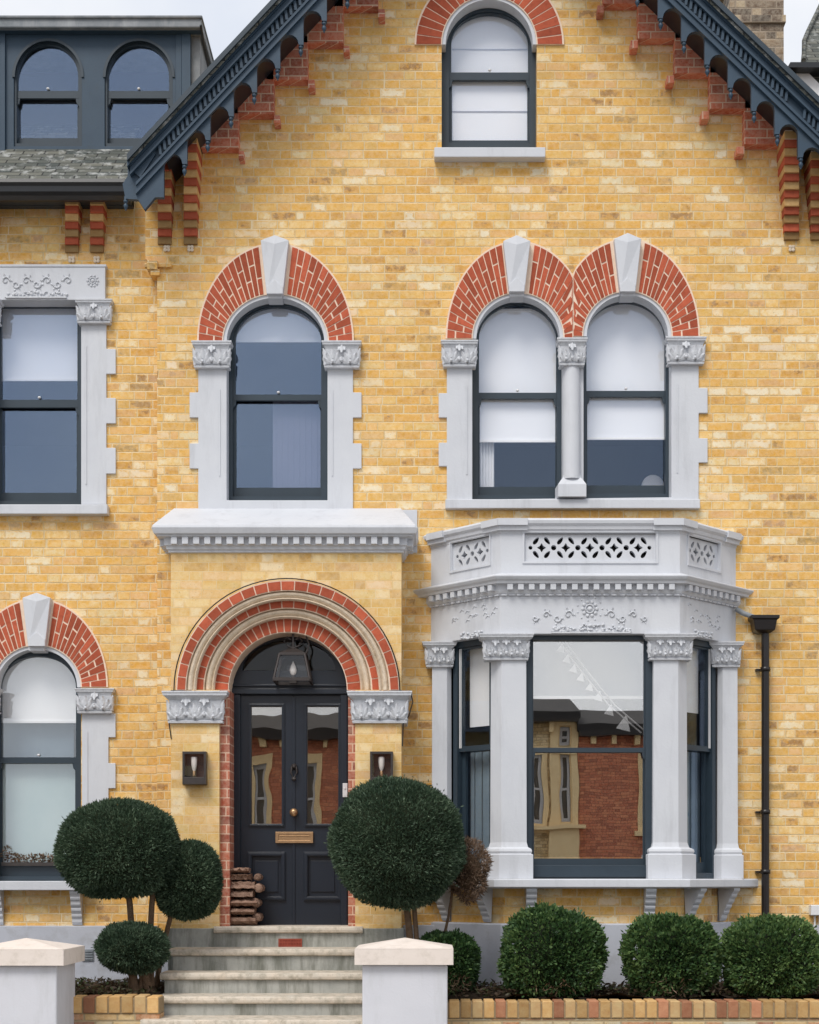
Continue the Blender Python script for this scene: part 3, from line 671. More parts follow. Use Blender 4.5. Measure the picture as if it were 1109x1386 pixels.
# --- red brick arches over windows
def hood(cx,sy,a0,b0,a1,b1,n,key=None,clipx=None,label=None,rows=2,base=0.,t_gap=.0,parts=True):
    mb=MB(); mb.mi=1
    t0,t1=0.,math.pi
    poly=band(cx,sy,a0-.5,b0-.5,a1+1.2,b1+1.2,0,math.pi,40)
    cut=None
    if clipx:
        cut=Cut(*clipx); poly=[(min(x,clipx[0]) if clipx[1]>0 else max(x,clipx[0]),y) for x,y in poly]
        # strip duplicate points made by the clip
        q=[poly[0]]
        for p in poly[1:]:
            if abs(p[0]-q[-1][0])+abs(p[1]-q[-1][1])>.2: q.append(p)
        poly=q
    mb.pplate(poly,[],base+.018,base-.05); mb.mi=0
    if key:
        kh=key/((a0+a1)/2*1.0)
        voussoirs(mb,cx,sy,a0,b0,a1,b1,0.0,math.pi/2-kh,n,base+.022,base-.04,rows,cut=cut)
        voussoirs(mb,cx,sy,a0,b0,a1,b1,math.pi/2+kh,math.pi,n,base+.022,base-.04,rows,cut=cut)
    else: voussoirs(mb,cx,sy,a0,b0,a1,b1,0,math.pi,2*n,base+.022,base-.04,rows,cut=cut)
    o=mb.build('brick_arch',[M['brickunit'],M['mortar']],house)
    if label:o['label']=label
    # grey painted lining of the arch
    m=MB(); m.pplate(band(cx,sy,a0-5.5,b0-5.5,a0+.3,b0+.3,0,math.pi,40),[],base+.006,base-.15); m.build('arch_lining',M['stone'],house)
    return o
def keystone(ax,ay,sw,sy,bw,by,base=0.,df=.09):
    """wedge with a little pyramid top"""
    mb=MB(); f=df+base
    q=[(ax-sw,sy),(ax,ay),(ax+sw,sy),(ax+bw,by),(ax-bw,by)]
    fr=[P(x,y,f) for x,y in q]; bk=[Vector((p.x,.03-base,p.z)) for p in fr]
    top_mid=P(ax,sy+5,f+.02)
    vs=fr+bk+[top_mid]
    mb.add(vs,[(0,1,10),(1,2,10),(0,10,2,3,4),(0,5,6,1),(1,6,7,2),(2,7,8,3),(3,8,9,4),(4,9,5,0)])
    mb.pplate([(ax-bw,by+.5),(ax-bw*1.0,by-9),(ax,by-19),(ax+bw*1.0,by-9),(ax+bw,by+.5)],[],f+.012,f-.07)
    mb.pbox(ax-bw+1,ax+bw-1,by,by+7,f-.03,base-.10)
    mb.build('keystone',M['stone'],house,bevel=.004)
hood(373,462,71.5,64.5,105,132,15,19); keystone(372,318,19,325,11,397)
hood(701.5,458,62,62,97,131,14,18,clipx=(775.8,1)); keystone(699.8,318,18.5,326,10.5,394)
hood(849.5,455,60.5,61,97,131,14,19,clipx=(776.2,-1)); keystone(850,315,18.5,323,10.5,394)
hood(50,930,60,57,95,119,14,19,base=WD); keystone(49.5,802,19,809,11.5,874,base=WD)
hood(662.5,60,64.5,66,100,103,12,None,rows=1)

# --- stone window surrounds
def surround(pts,d,th,label=None):
    m=MB(); m.pplate(pts,[],d,d-th); o=m.build('window_surround',M['stone'],house,bevel=.004)
    if label:o['label']=label
    return o
SR=.022
surround([(268.5,495),(268.5,531),(256.8,531),(256.8,565),(268.5,565),(268.5,600),(256.8,600),(256.8,634),(268.5,634),(268.5,690),(478,690),(478,634),(489.5,634),(489.5,600),(478,600),(478,565),(489.5,565),(489.5,531),(478,531),(478,495),(443.5,495),(443.5,677),(307,677),(307,495)],SR,.17)
surround([(605,493),(605,532),(594,532),(594,565),(605,565),(605,599),(594,599),(594,631),(605,631),(605,689),(946,685),(946,626),(958,626),(958,593),(946,593),(946,559),(958,559),(958,525),(946,525),(946,490),(909,490),(909,673),(639.5,676),(639.5,493)],SR,.17)
surround([(144,434),(144,472),(156.7,472),(156.7,506),(144,506),(144,538.5),(156.7,538.5),(156.7,573),(144,573),(144,606),(156.7,606),(156.7,641),(144,641),(144,682.5),(110,682.5),(110,434)],WD+SR,.15)
surround([(-45,434),(-45,682.5),(-9,682.5),(-9,434)],WD+SR,.15)
surround([(147,963),(147,966),(156.5,966),(156.5,998),(147,998),(147,1033),(156.5,1033),(156.5,1067),(147,1067),(147,1102),(156.5,1102),(156.5,1135),(147,1135),(147,1193),(111,1193),(111,963)],WD+SR,.15)
surround([(-46,963),(-46,1193),(-10,1193),(-10,963)],WD+SR,.15)
# sunk grooves on the pilasters as raised beads
for px,y0,y1,d in((297.5,527,644,SR),(450,527,644,SR),(632,522,642,SR),(917,520,640,SR),(116.5,468,655,WD+SR),(118,990,1120,WD+SR)):
    m=MB(); m.pbox(px-.9,px+.9,y0,y1,d+.006,d-.002); m.build('pilaster_bead',M['stone'],house)
def sill(x0,x1,y0,y1,d,back,name='sill'):
    m=MB(); m.pbox(x0,x1,y0,y1,d,back); m.build(name,M['stone'],house,bevel=.006)
sill(588,738.5,199,212.5,.10,-.12); sill(603,948,675.5,688,.06,-.1); sill(-47,145.5,682.5,695.5,WD+.09,WD-.12)
sill(-50,120,1192.5,1205,WD+.16,WD-.12)
m=MB()
for c in(105.5,-1): 
    p=P(c,1205,WD); m=MB(); scroll_bracket(m,(p.x,-WD+.005,Z(1205,WD+.1)),(0,-1,0),.085,.30,.12); m.build('sill_bracket',M['stone'],house)
def cap_px(x0,x1,y0,y1,d,back,nf=2,parent=None,inset=.016):
    return capital('capital',parent or house,X(x0,d),X(x1,d),Z(y1,d),Z(y0,d),-d,-back,nf,inset)
cap_px(260,312.5,461,496.5,.085,-.05); cap_px(436.5,488.5,461,496.5,.085,-.05)
cap_px(597.7,646.5,460,495,.085,-.05); cap_px(902.5,956,455.5,491.5,.085,-.05)
cap_px(102,151,404.5,436,WD+.085,WD-.05); cap_px(102,153.5,931.5,965,WD+.085,WD-.05); cap_px(-52,0,404.5,436,WD+.085,WD-.05); cap_px(-52,-1,931.5,965,WD+.085,WD-.05)
# colonnette between the paired windows
m=MB(); m.pbox(762,790,456,683,.006,-.14); m.build('mullion',M['stone'],house)
m=MB(); cx0=X(773.5,0); yc=-.02
m.lathe((cx0,yc,0),[(.075,Z(650)),(.073,Z(560)),(.070,Z(494))],20)
ploft(m,[(cx0-.14,yc+.1),(cx0-.125,yc-.085),(cx0+.125,yc-.085),(cx0+.14,yc+.1)],[(Z(675.5),-.006),(Z(659),-.006),(Z(657),-.014),(Z(653),-.03),(Z(648),-.055),(Z(645),-.055)])
m.build('colonnette',M['stone'],house)
capital('capital',house,X(755,.1),X(794.5,.1),Z(494,.1),Z(458,.1),-.12,.05,2,.02)
# lintel over the wing window, with rosette and scrolls
m=MB(); m.pbox(-45,142.5,357.5,406,WD+.05,WD-.15); m.pbox(-45,144,357.5,361,WD+.058,WD-.1); m.build('lintel',M['stone'],house,bevel=.004)
def rosette(mb,px,py,d,r):
    c=P(px,py,d); mb.ell(c,r*.28,.012,r*.28,8)
    for k in range(10):
        a=2*math.pi*k/10; mb.ell(c+Vector((math.cos(a)*r*.8,0,math.sin(a)*r*.8)),r*.2,.009,r*.2,6)
    pts=[c+Vector((math.cos(2*math.pi*k/20)*r*.48,-.002,math.sin(2*math.pi*k/20)*r*.48)) for k in range(21)]; mb.tube(pts,r*.09,6)
def scrolls(mb,x0,x1,y,d,h,n):
    random.seed(int(x0)+n)
    for k in range(n):
        t=(k+.5)/n; px=x0+(x1-x0)*t; hh=h*(.55+.45*math.sin(math.pi*t))
        for q in range(4):
            c=P(px+random.uniform(-.6,.6)*(x1-x0)/n,y-hh*random.uniform(.05,.95),d); mb.ell(c,random.uniform(.007,.017),.012,random.uniform(.006,.014),6)
    mb.pbox(x0,x1,y-2,y,d+.014,d-.01)
def spiral(mb,px,py,d,r,dirn,flip=1,th=.0075):
    c=P(px,py,d); pts=[]
    for i in range(22):
        t=i/21; a=t*4.4*math.pi/2+math.pi; rr_=r*(1-.82*t); pts.append(c+Vector((dirn*rr_*math.cos(a),-.004,flip*rr_*math.sin(a))))
    mb.tube(pts,[th*(1-.5*i/21) for i in range(22)],6)
    for q in range(3):
        a=math.pi+q*.9; leaf(mb,c+Vector((dirn*r*math.cos(a),0,flip*r*math.sin(a))),Vector((-math.sin(a),0,math.cos(a))),Vector((0,-1,0)),r*.75,r*.5,.012,5,2,Vector((dirn*math.cos(a),0,flip*math.sin(a))))
def vine(mb,pxs,d,r=.006):
    mb.tube([P(x,y,d) for x,y in pxs],r,6)
m=MB(); rosette(m,125.8,380,WD+.052,.055); scrolls(m,8,90,403,WD+.052,10,14)
for q,x in enumerate(range(8,104,14)): spiral(m,x,380+(q%2)*5,WD+.051,.036,1 if x>50 else -1,1 if q%2 else -1)
m.build('lintel_carving',M['carve'],house)

# ================================================================== porch
porch=part('porch',house)
PD=.40; pc=(388.5,934)
m=MB(); m.pplate([(231.5,747),(543.5,747),(543.5,936)]+arch(pc[0],pc[1],140,139,936)[::-1][0:]+[(231.5,936)],[],PD,-.0)
m.build('porch_wall',M['gauged'],porch)
# jambs below the capitals
for a,b,c,e in((231.5,297,296.5,311),(481,543.5,471.5,481.5)):
    m=MB(); m.pbox(a,b,934,1257,PD,0); m.build('pier',M['gauged'],porch)
    m=MB(); m.pbox(c,e,934,1256,.34,.0); m.build('red_jamb',M['redjamb'],porch)
# main wall strip beside the porch
def ringp(r0,r1,df,db,n,ph=0.):
    m=MB(); m.mi=1; m.pplate(band(pc[0]+1.2,pc[1],r0,r0*.975,r1,r1*.985,0,math.pi,48),[],df-.006,db); m.mi=0
    voussoirs(m,pc[0]+1.2,pc[1],r0,r0*.975,r1,r1*.985,0,math.pi,n,df,db+.01,1,gap=1.6)
    m.build('brick_ring',[M['brickunit'],M['mortar']],porch)
ringp(138,151,PD+.035,PD-.06,25); ringp(113.5,124.5,PD-.045,PD-.14,23); ringp(80,99.5,PD-.13,.0,27)
def roll(r0,r1,df):
    m=MB(); rm=(r0+r1)/2; hw=(r1-r0)/2*kk(df); k=kk(df); c=Vector((X(pc[0]+1.2,df),-df,Z(pc[1],df))); rings=[]
    for i in range(61):
        a=math.pi*i/60; ring=[]
        prof=[(-1,.10),(-1,-.005),(-.78,-.022),(-.6,-.006),(-.45,.006),(-.2,-.012),(.05,-.022),(.3,-.024),(.55,-.012),(.68,.004),(.8,-.014),(1,-.018),(1,.10)]
        for u,wv in prof:
            R_=rm*k+u*hw*1.06; ring.append(c+Vector((R_*math.cos(a),wv,R_*math.sin(a)*.98)))
        rings.append(ring)
    m.loft(rings); m.build('stone_roll',M['cream'],porch)
roll(124.5,138,PD-.005); roll(99.5,113.5,PD-.09)
m=MB(); m.tube([P(237.5,935,PD+.03)]+[P(pc[0]+152.8*math.cos(t),pc[1]-151*math.sin(t),PD+.035) for t in [math.pi*(1-i/40) for i in range(41)]],.0055,6)
m.tube([P(556,936,PD+.02),P(559,950,PD+.02),P(554,968,PD+.02),P(546,980,PD+.006),P(545,1010,PD+.006)],.005,6)
m.tube([P(228,968,PD+.01),P(230,985,PD+.005),P(232,1000,PD+.005)],.005,6)
m.build('cable',M['pipe'],porch)
for a,b in((220,307),(470.5,557)):
    capital('capital',porch,X(a,.47),X(b,.47),Z(978,.47),Z(935,.47),-.47,-.05,3,.04)
# entablature over the porch
base=[(X(231.5,PD),0.),(X(231.5,PD),-PD),(X(543.5,PD),-PD),(X(543.5,PD),0.)]
m=MB()
zb,zd0,zd1,zl0,zl1=Z(747,.44),Z(737.5,.46),Z(727,.48),Z(722,.5),Z(714,.53)
sweep(m,base,[(-.3,zb),(.018,zb),(.018,zb+.018),(.032,zb+.022),(.036,zb+.045),(.045,zd0),(.05,zd0),(.05,zd1),(.098,zd1+.004),(.10,zd1+.02),(.122,zl0-.005),(.128,zl0+.01),(.14,zl1),(-.3,zl1)])
dent(m,base,.049,.094,zd0+.002,zd1+.002,.050,.042)
m.build('cornice',M['stone'],porch,bevel=.002)
m=MB(); xl,xr=X(206.5,.53),X(562.5,.53); x2l,x2r=X(236,.0),X(543,.0)
m.loft([[Vector((xl,-.54,zl1)),Vector((xr,-.54,zl1)),Vector((xr,0,zl1)),Vector((xl,0,zl1))],[Vector((xl,-.535,zl1+.02)),Vector((xr,-.535,zl1+.02)),Vector((xr,0,zl1+.02)),Vector((xl,0,zl1+.02))],[Vector((x2l,-.05,Z(689,.05))),Vector((x2r,-.05,Z(689,.05))),Vector((x2r,0,Z(688,.0))),Vector((x2l,0,Z(688,.0)))]])
m.pbox(540,565,690,748,.012,-.02)
m.build('cornice_weathering',M['stone'],porch,bevel=.003)
# plinth of the porch
for a,b in((228,290),(490,547)): m=MB(); m.box(X(a,PD),X(b,PD),-PD-.025,0,.3,Z(1256.5,PD)); m.build('porch_plinth',M['stepg'],porch,bevel=.006)

# --- door
door=part('front_door',house,'navy blue double front door under an arched fanlight')
dd=.02
m=MB(); m.pplate(arch(391,936,83,80,1256),[rectp(325,461,940,1256),arch(391,907,63,41,907.5)],dd,dd-.09); 
m.pbox(312,471,932,939,dd+.035,dd); m.pbox(312,471,926,929,dd+.02,dd); m.pbox(312,325,940,1256,dd+.02,dd); m.pbox(461,470,940,1256,dd+.02,dd)
m.build('frame',M['door'],door,bevel=.003)
m=MB(); m.pplate(arch(391,908,64,42,909),[],dd-.04,dd-.046); m.build('fanlight',M['glassfan'],door)
def door_leaf(x0,x1,gx0,gx1):
    L=MB(); f=dd-.03
    L.pplate(rectp(x0,x1,941,1255),[rectp(gx0-1,gx1+1,955,1116),rectp(gx0,gx1,1158,1214)],f,f-.05)
    lf=L.build('door_leaf',M['door'],door,bevel=.002)
    t=MB()
    for (a,b,c,e,w_,h_) in((gx0-4,gx1+4,952,1119,4,.016),(gx0-5,gx1+5,1153,1219,6,.02)):
        t.pplate(rectp(a,b,c,e),[rectp(a+w_,b-w_,c+w_,e-w_)],f+h_,f-.01)
        t.pplate(rectp(a+1.4,b-1.4,c+1.4,e-1.4),[rectp(a+w_-1.2,b-w_+1.2,c+w_-1.2,e-w_+1.2)],f+h_+.008,f)
    t.pbox(gx0,gx1,1158,1214,f-.018,f-.04); t.pplate(rectp(gx0+5,gx1-5,1165,1207),[],f-.006,f-.02)
    t.build('panel_moulding',M['door'],door,bevel=.002)
    g=MB(); g.pplate(rectp(gx0-1,gx1+1,955,1116),[],f-.02,f-.025); g.build('pane',M['glassdoor'],door)
door_leaf(325,397.4,340,381.5); door_leaf(398.2,461,416,458)
m=MB(); m.pbox(396,399.6,943,1254,dd-.018,dd-.04); m.build('astragal',M['door'],door,bevel=.002)
m=MB(); c=P(398.5,1100,dd-.02); m.lathe(c,[(.028,0),(.03,.008),(.012,.012),(.012,.03),(.03,.04),(.036,.055),(.03,.07),(.012,.078)],16,'y'); m.build('door_knob',M['brass'],door)
m=MB(); c=P(398.5,1038,dd-.02); m.lathe(c,[(.026,0),(.028,.01),(.014,.02),(.016,.035),(.004,.04)],14,'y')
m.tube([c+Vector((-.018,-.02,0)),c+Vector((-.028,-.03,-.05)),c+Vector((0,-.035,-.10)),c+Vector((.028,-.03,-.05)),c+Vector((.018,-.02,0))],.009,8); m.ell(c+Vector((0,-.03,-.105)),.022,.018,.018,8); m.build('door_knocker',M['iron'],door)
m=MB(); m.pplate(rectp(373,424,1126,1141),[rectp(377,420,1129.5,1137.5)],dd+.002,dd-.03); m.pbox(376,421,1129,1138,dd-.006,dd-.03); m.pbox(378,419,1130.5,1131.6,dd+.0,dd-.01); m.build('letter_plate',M['brass'],door,bevel=.0015)
m=MB(); m.pbox(464,470.5,1060,1079,dd+.04,dd+.02); m.lathe(P(467.2,1067,dd+.04),[(.009,0),(.009,.004),(.006,.006)],10,'y'); m.build('doorbell',M['plastic'],door,bevel=.003)

# ================================================================== bay window
bay=part('bay_window',house,'grey painted stone bay window with pierced parapet')
bc=1.297; BP=[(bc-1.305,0.),(bc-.735,-.60),(bc+.735,-.60),(bc+1.305,0.)]; BX=[(bc-1.305-.133,.14)]+BP[1:3]+[(bc+1.305+.133,.14)]; BF=.60
mirr=lambda pts:[(2*bc-x,y) for x,y in pts][::-1]
# frieze / lintel
zf0,zf1=Z(858,.6),Z(806,.62)
m=MB(); sweep(m,BX,[(-.22,zf0),(0,zf0),(0,zf1),(-.22,zf1)]); m.build('frieze',M['stone'],bay,bevel=.004)
# main cornice
zc=[Z(y,.66) for y in(807,803,797,795,786,783,781,779.5)]
m=MB(); sweep(m,BX,[(-.2,zf1),(.006,zf1),(.014,zf1+.012),(.022,Z(802,.64)),(.03,Z(799,.64)),(.03,Z(790.5,.66)),(.078,Z(789.5,.67)),(.084,Z(786,.68)),(.10,Z(784,.68)),(.112,Z(780.5,.69)),(.112,Z(779,.69)),(.02,Z(776,.62)),(-.2,Z(776,.62))])
dent(m,BP,.029,.074,Z(798.5,.65),Z(790.3,.66),.046,.042); m.build('cornice',M['stone'],bay,bevel=.002)
m=MB()
tp=offset_path(BP,.010)
for i in range(3):
    a,b=tp[i],tp[i+1]; L=(b-a).length; dv_=(b-a).normalized(); n=int(L/.062)
    for k in range(n):
        c=a+dv_*((k+.5)*L/n); m.fbox((c.x,c.y,Z(805,.62)),Vector((dv_.x,dv_.y,0)),Vector((dv_.y,-dv_.x,0)),Vector((0,0,1)),.022,.012,.006)
m.build('bead_course',M['stone'],bay)
# parapet
zp0,zp1=Z(777,.62),Z(722,.60)
def on_path(i,s,w,z):   # along segment i
    a,b=Vector(BP[i]),Vector(BP[i+1]); d_=(b-a).normalized(); nn=Vector((d_.y,-d_.x)); q=a+d_*s+nn*w; return (q.x,q.y,z)
def star(cx,cz,r):
    pts=[]
    for q in range(4):
        a=q*math.pi/2; 
        for k in range(5):
            t=a+k/5*math.pi/2; u=k/5; rr=r*(1-.46*math.sin(math.pi*u)) ; pts.append((cx+rr*math.cos(t),cz+rr*math.sin(t)))
    return pts
def petal(cx,cz,ang,l,w_):
    pts=[]; ca,sa=math.cos(ang),math.sin(ang)
    for k in range(12):
        t=2*math.pi*k/12; u=l*math.cos(t); v=w_*math.sin(t)*(1-.25*math.cos(t)); 
        pts.append((cx+u*ca-v*sa,cz+u*sa+v*ca))
    return pts
def circ(cx,cz,r,n=12): return [(cx+r*math.cos(2*math.pi*k/n),cz+r*math.sin(2*math.pi*k/n)) for k in range(n)]
def pierced(i,c,nu,unit,hh,sx=1.):
    zc_=Z(740.5,.6); hs=[]
    for k in range(nu):
        u=c+(k-(nu-1)/2)*unit; hs.append(star(u,zc_,.038*min(1,sx*1.06)))
        for q,(a_,b_) in enumerate(((-1,1),(1,1),(-1,-1),(1,-1))):
            hs.append(petal(u+a_*.046*sx,zc_+b_*.056,a_*b_*-1*math.radians(52)+ (0),.036,.0165*sx))
    for k in range(nu+1):
        u=c+(k-nu/2)*unit; r=.0225 if 0<k<nu else .017
        hs.append(circ(u if 0<k<nu else u+(.008 if k==0 else -.008),zc_,r*sx))
    x0,x1=c-nu*unit/2-.04,c+nu*unit/2+.04
    m=MB(); m.plate([(x0,zc_-hh),(x0,zc_+hh),(x1,zc_+hh),(x1,zc_-hh)],hs,lambda u,v,w:on_path(i,u,w,v),-.022,-.085)
    m.build('pierced_panel',M['stone'],bay)
    m=MB(); m.plate([(x0-.03,zc_-hh-.03),(x0-.03,zc_+hh+.03),(x1+.03,zc_+hh+.03),(x1+.03,zc_-hh-.03)],[],lambda u,v,w:on_path(i,u,w,v),-.125,-.135); m.build('parapet_shade_board',M['gutter'],bay)  # dark board added behind the panel so its holes read as black shade
    return x0,x1,zc_-hh,zc_+hh
Lf=1.47; Ls=(Vector(BP[1])-Vector(BP[0])).length
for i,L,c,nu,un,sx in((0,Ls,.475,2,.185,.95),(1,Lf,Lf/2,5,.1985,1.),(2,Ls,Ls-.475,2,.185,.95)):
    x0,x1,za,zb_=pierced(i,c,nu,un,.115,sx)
    m=MB()
    # wall round the panel: two piers, rail below; mitred by running to the corner offset
    e=.0
    for (a,b,c0,c1) in((0,x0,zp0,zp1),(x1,L,zp0,zp1),(x0,x1,zp0,za),(x0,x1,zb_,zp1)):
        if b-a<.001: continue
        a_i=a; b_i=b
        t2=.11
        def vtx(s,w,z):
            # mitre at the ends
            ends={0:math.tan(math.radians(22.9)),1:math.tan(math.radians(22.9))}
            sh=0
            if s<1e-6 and i>0: sh=-w*ends[0]*1.0
            if abs(s-L)<1e-6 and i<2: sh=w*ends[0]*1.0
            return on_path(i,s+sh,w,z)
        vs=[vtx(s,w,z) for z in(c0,c1) for w in(0,-t2) for s in(a_i,b_i)]
        m.add(vs,[(0,1,3,2),(4,5,7,6),(0,1,5,4),(1,3,7,5),(3,2,6,7),(2,0,4,6)])
    m.plate([(x0-.02,za-.02),(x0-.02,zb_+.02),(x1+.02,zb_+.02),(x1+.02,za-.02)],[[(x0-.005,za-.005),(x0-.005,zb_+.005),(x1+.005,zb_+.005),(x1+.005,za-.005)]],lambda u,v,w:on_path(i,u,w,v),.010,-.01)
    m.build('parapet_wall',M['stone'],bay)
m=MB(); z0=Z(722,.6); z1=Z(700.5,.64)
sweep(m,BX,[(-.13,z0),(.004,z0),(.006,z0+.02),(.022,z0+.03),(.026,z0+.055),(.045,z0+.075),(.05,z0+.10),(.042,z1-.012),(.02,z1),(-.12,z1),(-.13,z1-.01)])
m.build('coping',M['stone'],bay,bevel=.003)
# the coping breaks forward over the end and corner piers
for i,s0,s1 in((0,0,.20),(0,Ls-.17,Ls),(1,0,.22),(1,Lf-.22,Lf),(2,0,.17),(2,Ls-.20,Ls)):
    m=MB()
    for (za_,zb2,o) in((z0+.022,z0+.058,.036),(z0+.058,z1-.008,.060)):
        e0=-o*.42 if (s0==0 and i>0) else 0; e1=o*.42 if (abs(s1-(Ls if i!=1 else Lf))<1e-6 and i<2) else 0
        vs=[on_path(i,s,w,z) for z in(za_,zb2) for w,(p,q) in((o,(s0+e0,s1+e1)),(0,(s0,s1))) for s in(p,q)]
        m.add(vs,[(0,1,3,2),(4,5,7,6),(0,1,5,4),(1,3,7,5),(3,2,6,7),(2,0,4,6)])
    m.build('coping_block',M['stone'],bay)
# balcony floor
m=MB(); q=offset_path(BP,-.05); m.plate([(p.x,p.y) for p in q],[],lambda u,v,w:(u,v,w),Z(779,.6)-.06,Z(779,.6)); m.build('bay_roof',M['lead'],bay)
# carving on the frieze
m=MB(); rosette(m,798.5,824,BF+.004,.072); scrolls(m,748,854,857,BF+.004,13,22)
for k in range(11):
    a=2*math.pi*k/11; m.ell(P(798.5+17*math.cos(a),824+16*math.sin(a),BF+.002),.007,.006,.007,5)
for s_ in(-1,1):
    for q in range(4):
        spiral(m,798.5+s_*(29+q*15),832+(q%2)*5,BF+.001,.036-.004*q,s_,1 if q%2 else -1)
def at_seg(i,s,w,z): return Vector(on_path(i,s,w,z))
for i,c in((0,.50),(2,Ls-.50)):
    for k in range(26): m.ell(at_seg(i,c+random.uniform(-.13,.13),.004,zf0+random.uniform(.0,.055)),.014,.012,.010,6)
    for k in range(16):
        s_=c+random.uniform(-.25,.25); z_=zf0+random.uniform(.09,.25); m.tube([at_seg(i,s_,.002,z_),at_seg(i,s_+.02,.003,z_+.02),at_seg(i,s_+.045,.002,z_+.008)],.0045,5)
m.build('frieze_carving',M['carve'],bay)
# columns
zs0=Z(1189.5,.6); zcap0,zcap1=Z(893,.6),zf0
pierL=[(.80,-.60),(.80,-.44),(.575,-.375),(.448,-.475),(.560,-.60)][::-1]
pierL=[(.448,-.475),(.560,-.60),(.80,-.60),(.80,-.44),(.575,-.375)]
lv_shaft=[(zs0+.001,.028),(zs0+.20,.028),(zs0+.205,.012),(zs0+.225,.020),(zs0+.245,.014),(zs0+.26,-.012),(zs0+.30,-.022),(zcap0,-.026)]
for mir in(0,1):
    pl=pierL if not mir else mirr(pierL)
    m=MB(); ploft(m,pl,lv_shaft); cobj=m.build('corner_column',M['stone'],bay,bevel=.003)
    x0,x1=(X(649.5,.63),X(722,.63)) if not mir else (X(873.5,.63),X(943.5,.63))
    capital('column_capital',cobj,x0,x1,zcap0,zcap1,-.635,-.40,4,.040)
sideL=[(-.02,.02),(-.02,-.15),(.135,-.15),(.185,-.10),(.185,.02)]
zk0,zk1=zcap0,zf0
for mir in(0,1):
    pl=sideL if not mir else mirr(sideL)
    m=MB(); ploft(m,pl,[(z,o*.8) for z,o in lv_shaft]); cobj=m.build('side_column',M['stone'],bay,bevel=.003)
    x0,x1=(X(572.5,.17),X(618,.17)) if not mir else (X(960.5,.17),X(1007,.17))
    capital('column_capital',cobj,x0,x1,zcap0,zcap1,-.18,.0,3,.03)
# sill
m=MB(); zsl0,zsl1=Z(1202.5,.7),zs0
sweep(m,BX,[(-.25,zsl0),(.115,zsl0),(.14,zsl0+.012),(.14,zsl1-.008),(.132,zsl1),(-.25,zsl1)]); m.build('sill',M['stone'],bay,bevel=.003)
m=MB(); sweep(m,BX,[(-.3,Z(1250,.6)),(-.06,Z(1250,.6)),(-.06,zsl0),(-.3,zsl0)]); m.build('apron_wall',M['yellow'],bay)
m=MB(); sweep(m,BX,[(-.3,-.1),(.0,-.1),(.0,Z(1250,.6)-.012),(-.015,Z(1250,.6)),(-.3,Z(1250,.6))]); m.build('plinth',M['plinth'],bay)
nr=Vector((.716,-.698,0)); nl=Vector((-nr.x,nr.y,0))
for xx,yy,dr in((X(719.8,.66),-.54,(0,-1,0)),(X(881,.66),-.54,(0,-1,0)),(2.12,-.42,nr),(2.46,-.07,nr),(2*bc-2.12,-.42,nl),(2*bc-2.46,-.07,nl)):
    m=MB(); scroll_bracket(m,(xx,yy,zsl0),dr,.085,.28,.15); m.build('sill_bracket',M['stone'],bay)
# central sash
BW=.50
wb=sash_window('rect',716,878,863,0,1187,BW,722,871.5,866,1012,1018,1162,blind=945,glass='glassbay',label='wide centre sash of the bay mirroring the red brick house opposite',knob=False,bd=.13,bmat='bayblind',fr=4)
m=MB(); m.pbox(722,872,942,946,BW-.118,BW-.135); m.build('blind_bar',M['blind'],wb)
m=MB(); m.pbox(716,878,1171,1187,BW+.02,BW-.05); m.pbox(716,878,858,866,BW+.02,BW-.05); m.build('frame',M['frame'],wb,bevel=.002)
# canted sashes
zt_,zm_,zl_=zf0,Z(1015,.35),zs0
for i in(0,2):
    root=part('side_window',house,'narrow canted sash on the %s side of the bay'%('left' if i==0 else 'right'))
    s0,s1=(.20,.70) if i==0 else (Ls-.70,Ls-.20)
    fn=lambda u,v,w:on_path(i,u,w,v)
    R=lambda a,b,c,e:[(a,c),(a,e),(b,e),(b,c)]
    m=MB(); m.plate(R(s0,s1,zl_,zt_),[R(s0+.05,s1-.05,zl_+.05,zt_-.05)],fn,-.07,-.16); m.build('frame',M['frame'],root)
    m=MB(); m.plate(R(s0+.045,s1-.045,zm_,zt_-.045),[R(s0+.09,s1-.09,zm_+.045,zt_-.07)],fn,-.09,-.125); m.build('upper_sash',M['frame'],root)
    m=MB(); m.plate(R(s0+.045,s1-.045,zl_+.04,zm_+.03),[R(s0+.09,s1-.09,zl_+.14,zm_)],fn,-.13,-.16); m.build('lower_sash',M['frame'],root)
    m=MB(); m.plate(R(s0+.08,s1-.08,zm_+.03,zt_-.06),[],fn,-.105,-.11); m.build('upper_pane',M['glass'],root)
    m=MB(); m.plate(R(s0+.08,s1-.08,zl_+.12,zm_+.01),[],fn,-.145,-.15); m.build('lower_pane',M['glass'],root)
    m=MB()
    for u_ in((s0+.062,s0+.078) if i==0 else (s1-.062,s1-.078)): m.plate(R(u_-.003,u_+.004,zm_+.03,zt_-.06),[],fn,-.083,-.092)
    m.build('sash_cord',M['plastic'],root)
    m=MB(); m.plate(R(s0+.07,s1-.07,Z(981,.3) if i==0 else Z(962,.3),zt_-.04),[],fn,-.20,-.205); m.build('roller_blind',M['blind'],root)
    m=MB()
    for k in range(9):
        u_=s0+.07+k*.045; q=[(u_,zl_+.03),(u_+.04,zl_+.03),(u_+.04,zm_),(u_,zm_)]; m.plate(q,[],fn,-.21-(k%2)*.012,-.225)
    m.build('curtain',M['bluefab'],root)

